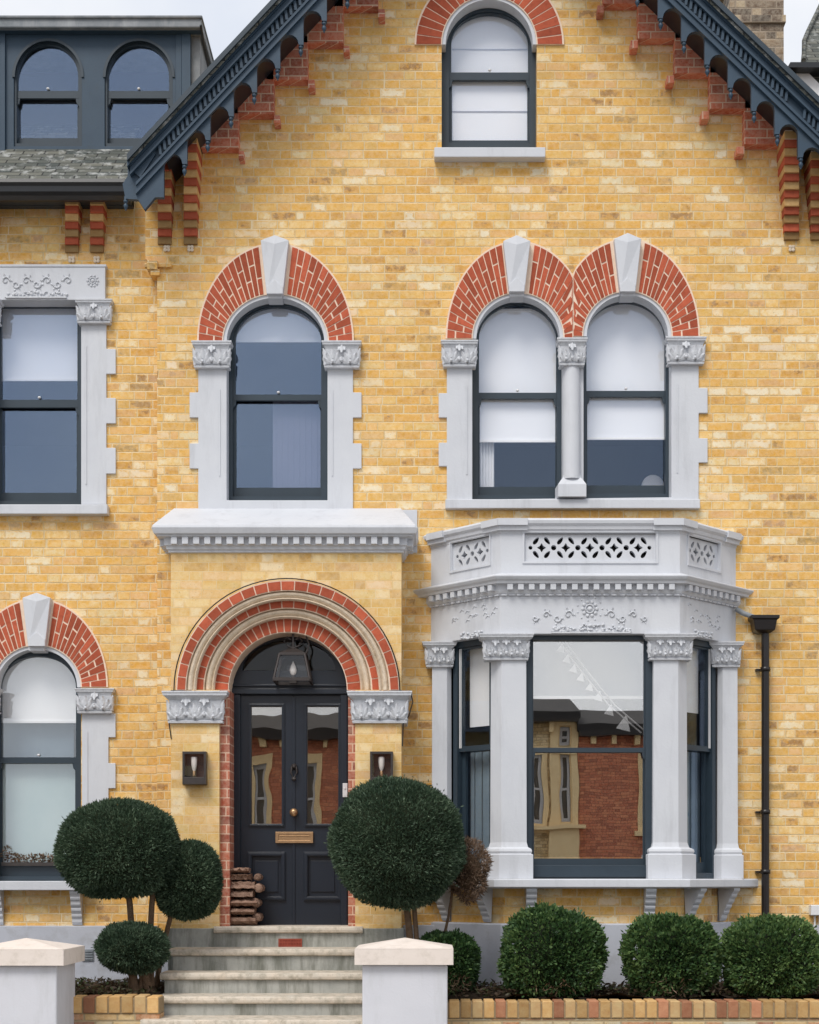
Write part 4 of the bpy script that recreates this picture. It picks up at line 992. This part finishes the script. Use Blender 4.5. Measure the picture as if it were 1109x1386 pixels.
# ================================================================== downpipe
dp=part('downpipe',house)
m=MB(); x=X(1036,.07); r=.034
m.tube([(x,-.075,Z(852,.07)),(x,-.075,Z(1335,.07))],r,16)
for y in(906,1099,1180): m.lathe((x,-.075,Z(y,.07)),[(.034,-.02),(.043,-.018),(.043,.018),(.034,.02)],14); m.box(x-.075,x-.03,-.05,.0,Z(y,.07)-.008,Z(y,.07)+.008)
m.build('pipe',M['pipe'],dp)
hop=part('hopper',house)
m=MB(); hx0,hx1=X(1017,.16),X(1055,.16)
def rr(x0_,x1_,y0_,y1_,z_): return [Vector((x0_,y0_,z_)),Vector((x1_,y0_,z_)),Vector((x1_,y1_,z_)),Vector((x0_,y1_,z_))]
cxh=(hx0+hx1)/2
m.loft([rr(cxh-.05,cxh+.05,-.12,-.02,Z(857,.1)),rr(cxh-.085,cxh+.085,-.16,-.005,Z(853,.13)),rr(cxh-.10,cxh+.10,-.17,-.005,Z(839,.15)),rr(cxh-.12,cxh+.12,-.18,-.005,Z(837,.15)),rr(cxh-.12,cxh+.12,-.18,-.005,Z(833,.15))])
m.build('hopper_head',M['pipe'],hop,bevel=.006)
m=MB(); m.tube([P(996,824,.05),P(1006,830,.06),P(1022,836,.08)],.022,10); m.build('outlet_pipe',M['lead'],hop)

# ================================================================== chimney and neighbour
m=MB(); cd=-2.6
m.pbox(988,1061,-120,140,cd,cd-1.0); m.pbox(985,1064,20,30,cd+.03,cd-1.03); m.pbox(984,1065,-60,-30,cd+.05,cd-1.05)
m.build('chimney',M['chim'],house)
nb=thing('neighbouring_house',(P(1160,500,-2.4).x,2.4,0),'slate roofed house next door, glimpsed beyond the right hand slope of the gable','house')
m=MB(); dn_=-2.8
m.pplate([(1070,400),(1070,88),(1500,88),(1500,400)],[],dn_,dn_-3); m.build('wall',M['chim'],nb)
m=MB(); m.pplate([(1066,91),(1070,84),(1500,84),(1500,91)],[],dn_+.25,dn_-3)
m.pplate([(1066,91),(1072,91),(1072,112),(1066,108)],[],dn_+.22,dn_); m.build('gutter',M['gutter'],nb)
m=MB(); m.pplate([(1078,93),(1089,93),(1180,185),(1180,212),(1078,104)],[],dn_+.12,dn_-.0); m.build('bargeboard',M['plastic'],nb)
m=MB(); m.pplate([(1086,92),(1500,92),(1500,330),(1320,330)],[],dn_+.05,dn_); 
a_=P(1084,84,dn_-.1); b_=P(1087,58,dn_-.5); c_=P(1092,46,dn_-.9); e_=P(1118,-8,dn_-2.0); 
lst=[a_,b_,c_,e_]; m.loft([lst,[p+Vector((5,0,0)) for p in lst]],False,closed=False); m.build('roof',M['slate'],nb)
m=MB(); m.tube([a_+Vector((.02,-.05,0)),b_+Vector((0,-.05,0)),c_+Vector((0,-.05,0)),e_+Vector((0,-.05,0))],.022,8); m.build('hip_tiles',M['slate'],nb)

# ================================================================== steps
st=thing('entrance_steps',(X(390,1.2),-1.2,0),'flight of worn grey stone steps with pale treads up to the front door','steps')
sx0,sx1=X(229,.8),X(541,.8)
NS=[(.45,1254,.34),(.82,1284.5,None),(1.17,1317,None),(1.52,1349,None),(1.9,1380.5,None)]
zt=[Z(y,d_) for d_,y,_ in NS]+[.30,.15]; ds=[n[0] for n in NS]+[2.15,2.2]
for k in range(6):
    z1=zt[k]; d1=ds[k]; z0_=zt[k+1] if k<5 else 0
    xa,xb=(X(289.5,.45),X(491,.45)) if k==0 else (sx0-.012*(k-1),sx1+.012*(k-1))
    xr0,xr1=(sx0+.02,sx1-.02) if k==0 else (xa+.03,xb-.03)
    m=MB(); m.box(xr0,xr1,-(d1-.03),(-.0 if k==0 else -(ds[k-1]-.04)),-.1,z1-.055); ro=m.build('riser',M['stepg'],st,bevel=.004)
    m=MB(); yb_=(.28 if k==0 else -(ds[k-1]-.035)); 
    pf=[(-(d1-.06),z1-.055),(-(d1-.012),z1-.055),(-(d1-.0),z1-.046),(-(d1+.004),z1-.028),(-(d1-.0),z1-.01),(-(d1-.012),z1),(yb_,z1),(yb_,z1-.05)]
    m.loft([[Vector((xx,y,z)) for y,z in pf] for xx in(xa,xb)]); m.build('tread',M['nosing'],st)
m=MB(); m.pplate(rectp(377,409,1270.5,1281.5),[rectp(379+i*3.75,381.6+i*3.75,a,a+3.2) for i in range(8) for a in(1272.3,1276.8)],.427,.41); m.pbox(377.5,408.5,1271,1281,.421,.40); m.build('air_brick',M['tile'],st)

# ================================================================== garden walls, piers, soil
WDF=1.80
def planter(xa,xb,ytop,label,loc):
    root=thing('planter_wall',loc,label,'garden wall','low brick garden walls')
    zt_=Z(ytop,WDF); hs=.135
    m=MB(); m.box(xa,xb,-WDF+.012,-WDF+.24,-.1,zt_-hs); m.build('brick_face',M['planter'],root)
    m=MB(); m.mi=1; m.box(xa,xb,-WDF+.008,-WDF+.236,zt_-hs,zt_-.012); m.mi=0
    n=int((xb-xa)/.086); wv=(xb-xa)/n; random.seed(int(ytop))
    for k in range(n):
        m.mi=random.choice([0,0,2,3]); m.tint=random.uniform(-.3,.3)
        a=xa+k*wv+.006; h_=random.uniform(-.004,.004); f_=random.uniform(-.004,.004)
        m.box(a,a+wv-.012,-WDF+f_,-WDF+.225,zt_-hs+.008,zt_+h_)
    m.build('brick_coping',[M['edgebrick'],M['tanmortar'],M['brickunit2'],M['copbrick']],root,bevel=.007)
M['brickunit2']=flat_mat('pink_coping_brick',(.36,.15,.08,1),(.46,.23,.13,1),14,.85,.4,.2,tint=1.,grime=(.3,.14,.08,1))
zsoil=Z(1349,1.2)-.02
zsoil=.60
planter(X(60,WDF),X(215.5,WDF),1348.5,'short run of low brick garden wall between the left white pier and the steps',(X(150,WDF),-WDF+.1,0))
planter(X(560,WDF),X(1300,WDF),1355,'long low brick garden wall under the round shrubs, right of the steps',(X(850,WDF),-WDF+.1,0))
m=MB()
def soil(xa,xb,ya,yb):
    nx,ny=int((xb-xa)/.06)+1,int((yb-ya)/.06)+1; vs=[];fs=[]
    for j in range(ny):
        for i in range(nx): vs.append((xa+(xb-xa)*i/(nx-1),ya+(yb-ya)*j/(ny-1),zsoil+rng.normal()*.012+.02*math.sin(i*.5)*math.cos(j*.7)))
    for j in range(ny-1):
        for i in range(nx-1): fs.append((j*nx+i,j*nx+i+1,(j+1)*nx+i+1,(j+1)*nx+i))
    m.add(vs,fs,True)
soil(-8,sx0+.02,-WDF+.2,.1); soil(sx1-.02,9,-WDF+.2,.0)
struct('soil',m,M['soil'])
def pier(x0,x1,cx0_,cx1_,ya,yb,yap,d,label):
    root=thing('gate_pier',(X((x0+x1)/2,d),-(d-.3),0),label,'pier','white gate piers')
    wx=X(x1,d)-X(x0,d); m=MB(); m.box(X(x0,d),X(x1,d),-d,-d+wx,-.02,Z(yb,d)); m.build('shaft',M['white'],root,bevel=.012)
    ov=X(cx1_,d+.05)-X(x1,d); a0,a1=X(cx0_,d+.05),X(cx1_,d+.05); y0_=-d-.05; y1_=y0_+(a1-a0)
    zc0,zc1,za_=Z(yb,d+.05),Z(ya,d+.05),Z(yap,d-.3)
    cx_=(a0+a1)/2; cy_=(y0_+y1_)/2
    m=MB(); r4=lambda i_,z_:[Vector((a0+i_,y0_+i_,z_)),Vector((a1-i_,y0_+i_,z_)),Vector((a1-i_,y1_-i_,z_)),Vector((a0+i_,y1_-i_,z_))]
    m.loft([r4(.0,zc0),r4(0,zc1)],True); 
    b=r4(0,zc1+.001); m.add(b+[Vector((cx_,cy_,za_))],[(0,1,4),(1,2,4),(2,3,4),(3,0,4),(3,2,1,0)])
    m.build('cap',M['capstone'],root,bevel=.006)
pier(490.5,606,480,614,1284.5,1306,1269,2.35,'white painted gate pier with pyramid cap right of the steps')
pier(-39,77,-48.5,86.5,1285.5,1307,1269.5,2.35,'white painted gate pier with pyramid cap at the left edge beyond the topiary')
# small fittings
m=MB(); m.pbox(111,127,1285,1301,-.05,-.2)
for i in range(4): m.pbox(112.5,125.5,1287+i*3.4,1288.8+i*3.4,-.043,-.06)
tag(m.build('wall_vent',M['lead'],None,bevel=.002),'small grey louvred vent on the plinth behind the left topiary','vent')
m=MB(); m.pbox(128,133,1273,1288,.02,-.1); m.tube([P(131,1278,0),P(131,1278,.06),P(133,1284,.07)],.012,8); tag(m.build('outside_tap',M['plastic'],None,bevel=.003),'white outside fitting on the plinth beside the small topiary ball','tap')
ub=thing('utility_box',P(1104,1245,0),'small white plastic utility box low on the wall at the right edge','box')
m=MB(); m.pbox(1098,1118,1225,1239,.09,0.); m.build('cover',M['plastic'],ub,bevel=.006); m=MB(); m.tube([P(1103,1239,.04),P(1103,1262,.04)],.008,8); m.tube([P(1110,1239,.04),P(1111,1300,.03)],.012,8); m.build('pipe',M['plastic'],ub)

# ================================================================== lanterns
pl=thing('hanging_lantern',P(397,886,.2),'dark tapered lantern with pale bulb hanging under the porch arch','lantern')
ld=.2; c=P(397,906,ld); zt0,zb0=Z(887,ld),Z(922,ld); wt,wb_=.105,.150
m=MB()
for (zz,hw,th) in((zt0,wt,.012),(zb0,wb_,.014)):
    for sx_ in(-1,1):
        m.box(c.x+sx_*hw-.010,c.x+sx_*hw+.010,c.y-hw,c.y+hw,zz-th,zz+th); m.box(c.x-hw,c.x+hw,c.y+sx_*hw-.010,c.y+sx_*hw+.010,zz-th,zz+th)
for a in(-1,1):
    for b in(-1,1): m.tube([(c.x+a*wt,c.y+b*wt,zt0),(c.x+a*wb_,c.y+b*wb_,zb0)],.011,6)
m.loft([rr(c.x-wt,c.x+wt,c.y-wt,c.y+wt,zt0+.012),rr(c.x-.03,c.x+.03,c.y-.03,c.y+.03,zt0+.055)])
m.box(c.x-.03,c.x+.03,c.y-.03,c.y+.03,zb0-.02,zb0+.02); m.tube([(c.x,c.y,zb0),(c.x,c.y,zb0+.05)],.014,8)
m.build('cage',M['iron'],pl)
m=MB(); m.tube([(c.x,c.y,zt0+.05),(c.x,c.y,Z(858,ld))],.010,8)
for s_ in(-1,1): m.tube([(c.x,c.y,zt0+.06),(c.x+s_*.05,c.y,zt0+.08),(c.x+s_*.075,c.y,zt0+.12),(c.x+s_*.05,c.y,zt0+.155),(c.x+s_*.02,c.y,zt0+.13)],.008,6)
m.tube([(c.x+wt,c.y,zt0),(c.x+.135,c.y,zt0+.09),(c.x+.11,c.y,zt0+.16)],.008,6)
m.build('hook',M['iron'],pl)
m=MB(); m.lathe((c.x,c.y,zb0+.05),[(.012,0),(.024,.015),(.030,.04),(.022,.075),(.008,.105),(.002,.12)],12); m.build('bulb',M['bulb'],pl)
m=MB()
for s_ in(-1,1):
    m.add([(c.x-wt,c.y+s_*wt,zt0),(c.x+wt,c.y+s_*wt,zt0),(c.x+wb_,c.y+s_*wb_,zb0),(c.x-wb_,c.y+s_*wb_,zb0)],[(0,1,2,3)])
    m.add([(c.x+s_*wt,c.y-wt,zt0),(c.x+s_*wt,c.y+wt,zt0),(c.x+s_*wb_,c.y+wb_,zb0),(c.x+s_*wb_,c.y-wb_,zb0)],[(0,1,2,3)])
m.build('glass',M['glasslamp'],pl)
for (x0,x1,lab) in((247,279,'dark metal box wall lantern on the left porch pier'),(501,532,'dark metal box wall lantern right of the door, above the big topiary ball')):
    wl=thing('wall_lantern',P((x0+x1)/2,1060,PD),lab,'lantern','wall lanterns on the porch piers')
    f=PD+.11
    m=MB(); m.pbox(x0,x1,1017,1061.5,PD+.012,PD); m.pplate(rectp(x0,x1,1017,1061.5),[rectp(x0+3,x1-3,1020.5,1052)],f,f-.012)
    for yy in((1017,1019),(1052,1061.5)): m.pbox(x0+.3,x1-.3,*yy,f-.002,PD)
    m.pbox(x0,x0+1.6,1017,1061.5,f-.002,PD+.012); m.pbox(x1-1.6,x1,1017,1061.5,f-.002,PD+.012)
    m.build('housing',M['iron'],wl,bevel=.002)
    cx_=(x0+x1)/2; cc=P(cx_,1050,PD+.06)
    m=MB(); m.lathe(cc,[(.012,0),(.014,.03),(.010,.04)],10); m.build('socket',M['brass'],wl)
    m=MB(); m.lathe(cc+Vector((0,0,.04)),[(.010,0),(.018,.02),(.024,.05),(.027,.10),(.024,.115)],12); m.build('bulb',M['bulb'],wl)
    m=MB(); m.pbox(x0+2.5,x1-2.5,1020,1052.5,f-.006,f-.009); m.build('glass',M['glasslamp'],wl)

# ================================================================== logs by the door
random.seed(5)
names=['topmost','second','third','fourth','fifth','sixth','lowest']
zl=Z(1253,.2); hs=[.05,.062,.075,.07,.078,.072,.085]; tot=sum(hs); zcur=zl
for k in range(6,-1,-1):
    h_=hs[k]; x0=X(311.5,.3)+.004; L=[.15,.165,.20,.185,.225,.20,.21][k]
    yc_=-.20; m=MB(); m.tint=random.uniform(-.35,.35)
    rings=[]; n=9
    for j in range(n):
        u=j/(n-1); xx=x0+L*u; ring=[]
        for q in range(10):
            a=2*math.pi*q/10; ry=.10+.03*math.sin(3*a+k)+random.uniform(-.012,.012); rz=h_*.5*(1+random.uniform(-.22,.03)+.10*math.sin(2.3*j+k)); 
            cz=abs(math.sin(a))**.6*math.copysign(1,math.sin(a))
            ring.append(Vector((xx+random.uniform(-.004,.004)*(0<j<n-1),yc_+ry*math.cos(a),zcur+h_*.5+rz*cz)))
        rings.append(ring)
    m.loft(rings); tag(m.build('firewood_log',M['log'],None),'%s split brown log of the little stack at the left of the front door'%names[k],'log','split logs stacked by the door')
    zcur+=h_
for k,(dx,zz,rz,dy,lab) in enumerate(((.225,.43,.030,-.26,'small round log end leaning at the upper right of the stack'),(.235,.34,.036,-.25,'knotty log end sticking out of the right side of the stack, upper one'),(.215,.21,.034,-.26,'knotty log end sticking out of the right side of the stack, middle one'),(.220,.09,.038,-.25,'rounded log end at the foot of the stack on its right side'))):
    m=MB(); m.tint=random.uniform(-.3,.2); c=Vector((X(311.5,.3)+dx,dy,zl+zz-.02)); rings=[]
    for j,(yy,rs) in enumerate(((-.03,.6),(-.02,1),(.08,1.05),(.2,.95),(.21,.7))):
        rings.append([c+Vector((rz*rs*math.cos(2*math.pi*q/9)*random.uniform(.85,1.15),yy,rz*rs*math.sin(2*math.pi*q/9)*random.uniform(.85,1.15))) for q in range(9)])
    m.loft(rings); tag(m.build('firewood_log',M['log'],None),lab,'log','split logs stacked by the door')

# ================================================================== plants
def leaves(centre,rad,n,L,Wd,out=.6,shell=.10,seed=0,bump=.05,flat=0.,square=2.,stray=.0,tb=0.):
    g=np.random.default_rng(seed); v=g.normal(size=(n,3)); v/=np.linalg.norm(v,axis=1)[:,None]
    if square!=2.: v=v/ (np.sum(np.abs(v)**square,axis=1)**(1/square))[:,None]
    ph=g.uniform(0,6.28,8); b=np.zeros(n)
    for k in range(8):
        w_=g.normal(size=3)*(3+k*1.4); b+=np.sin(v@w_+ph[k])/(1+.5*k)
    s=1+bump*b*.5-shell*np.abs(g.normal(size=n))*.6
    if stray: s+= (g.random(n)<stray)*g.uniform(.02,.10,n)
    p=np.array(centre)+v*np.array(rad)*s[:,None]
    nn=v/np.array(rad); nn/=np.linalg.norm(nn,axis=1)[:,None]
    r=g.normal(size=(n,3)); a=nn*out+r*(1-out)*.8; a[:,2]+=.15; a/=np.linalg.norm(a,axis=1)[:,None]
    sd_=np.cross(a,g.normal(size=(n,3))); sd_/=np.linalg.norm(sd_,axis=1)[:,None]
    l=L*g.uniform(.6,1.3,n)[:,None]; w_=Wd*g.uniform(.7,1.3,n)[:,None]
    V=np.stack([p,p+a*l*.5+sd_*w_*.5,p+a*l,p+a*l*.5-sd_*w_*.5],1).reshape(-1,3)
    tint=np.clip(.45+tb+.22*g.normal(size=n)+.18*b*.4,0,1)
    return V,tint
def leafmesh(name,sets,mat,parent):
    V=np.concatenate([s[0] for s in sets]); T=np.concatenate([s[1] for s in sets]); n=len(T)
    me=bpy.data.meshes.new(name); me.vertices.add(4*n); me.vertices.foreach_set('co',V.astype(np.float32).ravel())
    me.loops.add(4*n); me.loops.foreach_set('vertex_index',np.arange(4*n,dtype=np.int32)); me.polygons.add(n); me.polygons.foreach_set('loop_start',np.arange(0,4*n,4,dtype=np.int32))
    try: me.polygons.foreach_set('loop_total',np.full(n,4,dtype=np.int32))
    except Exception: pass
    me.update(calc_edges=True); at=me.attributes.new('tint','FLOAT','FACE'); at.data.foreach_set('value',T.astype(np.float32))
    me.materials.append(mat); o=bpy.data.objects.new(name,me); COL.objects.link(o); o.parent=parent; o.matrix_parent_inverse=parent_world(parent).inverted(); return o
def ball_tree(name,label,cat,px,py,rx,rz,d,stems,n,mat='yew',core='core',L=.032,Wd=.009,seed=1,group=None,square=2.,bump=.05,out=.6,stray=.0,ry=None,base=None,tb=0.):
    c=P(px,py,d); k=kk(d); RX,RZ=rx*k,rz*k; RY=ry or (RX*.95)
    root=thing(name,(c.x,c.y,zsoil),label,cat,group)
    leafmesh('crown',[leaves(c,(RX,RY,RZ),n,L,Wd,out,seed=seed,square=square,bump=bump,stray=stray,tb=tb)],M[mat],root)
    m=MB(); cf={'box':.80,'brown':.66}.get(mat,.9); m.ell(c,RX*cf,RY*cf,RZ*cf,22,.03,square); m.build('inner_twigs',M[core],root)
    if stems:
        m=MB()
        for (x0,x1,r) in stems:
            p0=P(x0,1350,d); p0.z=zsoil-.03; p1=P(x1,py+rz*.55,d); mid=[p0.lerp(p1,t)+Vector((math.sin(t*5+x0)*.012,0,0)) for t in(0,.25,.5,.75,1)]
            m.tube(mid,[r*1.25,r*1.05,r,r*.95,r*.9],9)
        m.build('trunk',M['bark'],root)
    return root
TG='clipped topiary trees'
ball_tree('topiary_tree','largest clipped ball tree left of the steps, broad dark green dome on a bare stem','tree',162,1150,80,65,1.15,[(181,173,.026),(203,208,.024)],42000,seed=3,group=TG,bump=.045,stray=.004,square=2.35)
ball_tree('topiary_tree','middle sized clipped ball tree tucked behind the large dome, left of the door','tree',254,1191,45,53,1.0,[(210,234,.021)],22000,seed=4,group=TG,bump=.05,stray=.004,square=2.2)
ball_tree('topiary_tree','smallest low clipped ball on thick dark stems beside the steps','tree',180,1283,46,32,1.3,[(184,181,.034),(203,196,.032),(193,188,.02)],15000,seed=5,group=TG,bump=.08,stray=.01,square=2.2)
ball_tree('topiary_tree','big round clipped ball tree in front of the right porch pier','tree',538,1142,88,86,1.25,[(560,551,.028),(566,562,.020)],50000,seed=6,group=TG,bump=.055,stray=.004,square=2.25)
ball_tree('dry_topiary','brown withered ball bush beside the bay window sill','bush',633,1180,29,38,1.1,[(588,612,.012)],5200,mat='brown',core='browncore',seed=7,bump=.20,L=.045,Wd=.007,out=.5,stray=.14)
SG='round box shrubs along the garden wall'
for (px,py,rx,rz,d,n,sd_,lab) in((604,1305,43,42,1.2,12000,11,'small round box shrub partly hidden behind the right gate pier'),
        (749,1292,63,59,1.3,19000,12,'round box shrub under the centre of the bay, left one of the three full shrubs'),
        (909,1294,57,54,1.3,18000,13,'round box shrub right of the bay centre, middle one of the three full shrubs'),
        (1045,1298,58,50,1.3,18000,14,'wide round box shrub below the downpipe, rightmost of the row')):
    r=ball_tree('box_shrub',lab,'shrub',px,py,rx,rz,d,None,n,mat='box',L=.034,Wd=.020,seed=sd_,group=SG,square=[2.4,2.8,2.55,2.9][sd_-11],bump=[.13,.12,.16,.13][sd_-11],out=.62,stray=.07,tb=[.0,.08,.16,.20][sd_-11])
# brown twigs showing at the foot of the shrubs
for r_,(px,py,rx,rz,d,sd_) in zip([o for o in bpy.data.objects if o.name.startswith('box_shrub')],((604,1332,30,16,1.34,31),(749,1330,40,20,1.36,32),(909,1330,36,18,1.36,33),(1045,1328,36,18,1.36,34))):
    c=P(px,py,d); k=kk(d); leafmesh('bare_twigs',[leaves(c,(rx*k,rx*k*.95,rz*k),700,.05,.006,.45,seed=sd_,bump=.3,stray=.2)],M['brown'],r_)
# low growth and litter on the soil
g=np.random.default_rng(21); sets=[]
def litter(xa,xb,ya,yb,n,L,Wd,h):
    p=np.stack([g.uniform(xa,xb,n),g.uniform(ya,yb,n),zsoil+g.uniform(.0,h,n)],1); a=g.normal(size=(n,3)); a[:,2]*=.5; a/=np.linalg.norm(a,axis=1)[:,None]
    s=np.cross(a,g.normal(size=(n,3))); s/=np.linalg.norm(s,axis=1)[:,None]; l=L*g.uniform(.5,1.3,n)[:,None]; w_=Wd*g.uniform(.5,1.3,n)[:,None]
    return np.stack([p,p+a*l*.5+s*w_*.5,p+a*l,p+a*l*.5-s*w_*.5],1).reshape(-1,3),g.uniform(0,1,n)
lr=bpy.data.objects.new('leaf_litter',None)
V=[litter(-3.6,sx0-.02,-1.55,-.15,3500,.05,.02,.06),litter(sx1,4.0,-1.55,-.1,6000,.05,.02,.06)]
class _P: pass
me_root=thing('tmp',(0,0,0),'x','x'); lo=leafmesh('leaf_litter',V,M['fallen'],me_root); lo.parent=None; lo.matrix_parent_inverse=Matrix.Identity(4); bpy.data.objects.remove(me_root); bpy.data.objects.remove(lr)
lo['kind']='stuff'; lo['label']='dark dead leaves and twigs on the soil of the front beds'; lo['category']='leaf litter'
# plant behind the wing window
wpl=thing('window_plant',P(50,1172,WD-.22),'low dark leafed plant along the inner sill of the arched left ground floor window','plant')
cc=[leaves(P(x,1163-h_,WD-.18),(.05,.02,.035+h_*.002),60,.03,.016,.4,seed=int(x)) for x,h_ in((8,8),(18,2),(28,0),(40,-1),(52,0),(63,1),(75,-1),(88,-2))]
leafmesh('foliage',cc,M['brown'],wpl); m=MB(); m.pbox(2,100,1167,1172,WD-.14,WD-.225); m.build('trough',M['iron'],wpl)
# bunting in the bay window
bt=thing('bunting',P(760,880,.46),'string of small white pennants hanging diagonally inside the bay window','bunting')
bd_=.395; pts=[P(757,868,bd_),P(775,893,bd_),P(800,925,bd_),P(825,955,bd_),P(868,992,bd_)]
m=MB(); m.tube(pts,.007,6); m.tube([p+Vector((.05,0,.0)) for p in pts],.007,6); m.build('string',M['plastic'],bt)
for (x,y,s_) in((760,878,9),(768,892,9),(777,905,9),(787,917,9),(799,930,9),(811,943,10),(826,962,11),(846,980,16)):
    m=MB(); m.pplate([(x-s_*.75,y+s_*.35),(x+s_*.15,y-s_*.85),(x+s_*.45,y+s_*.65)],[],bd_+.003,bd_); m.build('pennant',M['blind'],bt)
# chair in the room behind the paired window
ch=thing('chair',(X(884,-.7),.75,3.87),'white round backed chair seen low in the right pane of the paired window','chair')
m=MB(); c=P(884,660,-.55); m.ell((c.x,c.y,c.z),.105,.03,.115,12); m.build('backrest',M['blind'],ch)
m=MB(); m.lathe((c.x,c.y+.22,4.32),[(.2,0),(.22,.02),(.22,.05),(.18,.07)],16); m.tube([(c.x,c.y,c.z-.05),(c.x,c.y+.05,4.36)],.02,8); m.build('seat',M['blind'],ch)
for a in(-1,1):
    for b in(-1,1): m=MB(); m.tube([(c.x+a*.13,c.y+.22+b*.13,4.33),(c.x+a*.17,c.y+.22+b*.17,3.875)],.014,8); m.build('leg',M['bark'],ch)

# ================================================================== the far side of the street (mirrored in the glass)
LP=42.; YO=-(LP-13.)
def RX_(px,l=LP): return (px-XV)/S*l/D
def RZ_(py,l=LP): return EYE+(HY-py)/S*l/D
def opp_house(name,label,x0,x1,ztop,mat,wins,bayx=None,roof='slate'):
    root=thing(name,((x0+x1)/2,YO,0),label,'house','houses across the street')
    m=MB(); hs_=[[(a,c),(a,e),(b,e),(b,c)] for a,b,c,e in wins]
    m.plate([(x0,-.1),(x0,ztop),(x1,ztop),(x1,-.1)],hs_,lambda u,v,w:(u,w,v),YO,YO-.35); m.box(x0,x1,YO-6,YO-5.9,-.1,ztop); m.build('wall',mat,root)
    for a,b,c,e in wins:
        f=MB(); f.plate([(a-.12,c-.12),(a-.12,e+.25),(b+.12,e+.25),(b+.12,c-.12)],[[(a,c),(a,e),(b,e),(b,c)]],lambda u,v,w:(u,w,v),YO+.05,YO-.1)
        f.box(a-.2,b+.2,YO+.0,YO+.16,c-.26,c-.12); fo=f.build('window',M['oppstone'],root)
        f=MB(); f.plate([(a,c),(a,e),(b,e),(b,c)],[[(a+.07,c+.1),(a+.07,(c+e)/2-.03),(b-.07,(c+e)/2-.03),(b-.07,c+.1)],[(a+.07,(c+e)/2+.03),(a+.07,e-.07),(b-.07,e-.07),(b-.07,(c+e)/2+.03)]],lambda u,v,w:(u,w,v),YO-.08,YO-.14); f.build('sash',M['plastic'],fo)
        f=MB(); f.box(a,b,YO-.17,YO-.16,c,e); f.build('pane',M['oppglass'],fo)
    m=MB(); o=.35; m.loft([[Vector((x,YO+o,ztop-.1)),Vector((x,YO+o,ztop+.05)),Vector((x,YO-3,ztop+.75)),Vector((x,YO-6,ztop+.05)),Vector((x,YO-6,ztop-.1))] for x in(x0-.05,x1+.05)]); m.build('roof',M['darkroof'],root)
    m=MB(); m.box(x0,x1,YO+.02,YO+.42,ztop-.22,ztop-.1); 
    m.build('eaves',M['pipe'],root)
    m=MB(); n=int((x1-x0)/.55)
    for k in range(n): m.box(x0+.3+k*.55,x0+.42+k*.55,YO+.01,YO+.25,ztop-.42,ztop-.22)
    m.build('eaves_bracket',M['oppstone'],root)
    return root
M['oppstone']=flat_mat('cream_window_stone',(.90,.70,.40,1),(.84,.62,.34,1),4,.8,.2,.2)
M['oppglass']=flat_mat('street_window_glass',(.06,.07,.08,1),(.10,.11,.12,1),3,.1,.0,.6)
M['darkroof']=flat_mat('dark_tile_roof',(.03,.028,.028,1),(.05,.045,.042,1),4,.8,.4,.2)
zt1=RZ_(968)
opp_house('red_brick_house','large plain red brick house opposite, mirrored in the bay window centre pane',RX_(784),RX_(1010),RZ_(985),M['oppred'],[(RX_(872),RX_(900),RZ_(1120),RZ_(1030)),(RX_(940),RX_(975),RZ_(1120),RZ_(1030))])
opp_house('yellow_brick_house','yellow brick house with cream window surrounds, mirrored at the left of the bay centre pane',RX_(640),RX_(783),zt1,M['oppyel'],[(RX_(758),RX_(772),RZ_(1113),RZ_(1022)),(RX_(758),RX_(772),RZ_(1008),RZ_(985)),(RX_(722),RX_(736),RZ_(1113),RZ_(1022)),(RX_(755),RX_(774),RZ_(1152),RZ_(1132)),(RX_(665),RX_(695),RZ_(1120),RZ_(1030))])
m=MB(); m.box(RX_(745),RX_(783),YO+.0,YO+.3,RZ_(1170),RZ_(1122)); m.box(RX_(715),RX_(791),YO-.0,YO+.45,RZ_(1122),RZ_(1117)); m.plate([(RX_(745),RZ_(1117)),(RX_(745),RZ_(975)),(RX_(783),RZ_(975)),(RX_(783),RZ_(1117))],[[(RX_(756),RZ_(1115)),(RX_(756),RZ_(1020)),(RX_(774),RZ_(1020)),(RX_(774),RZ_(1115))],[(RX_(756),RZ_(1010)),(RX_(756),RZ_(984)),(RX_(774),RZ_(984)),(RX_(774),RZ_(1010))]],lambda u,v,w:(u,w,v),YO+.12,YO+.02)
yb=[o for o in bpy.data.objects if o.name.startswith('yellow_brick_house')][0]; m.build('stone_dressing',M['oppstone'],yb)
opp_house('terraced_house','red brick terraced house with pale windows opposite, mirrored in the door glass',RX_(301),RX_(639),RZ_(985),M['oppred'],[(RX_(338),RX_(356),RZ_(1130),RZ_(1030)),(RX_(400),RX_(425),RZ_(1130),RZ_(1030)),(RX_(470),RX_(500),RZ_(1130),RZ_(1030)),(RX_(560),RX_(590),RZ_(1130),RZ_(1030))])
opp_house('cottage','red brick cottage opposite, leftmost in the reflections',RX_(92),RX_(300),RZ_(968),M['oppred'],[(RX_(150),RX_(180),RZ_(1130),RZ_(1050)),(RX_(230),RX_(260),RZ_(1130),RZ_(1050))])
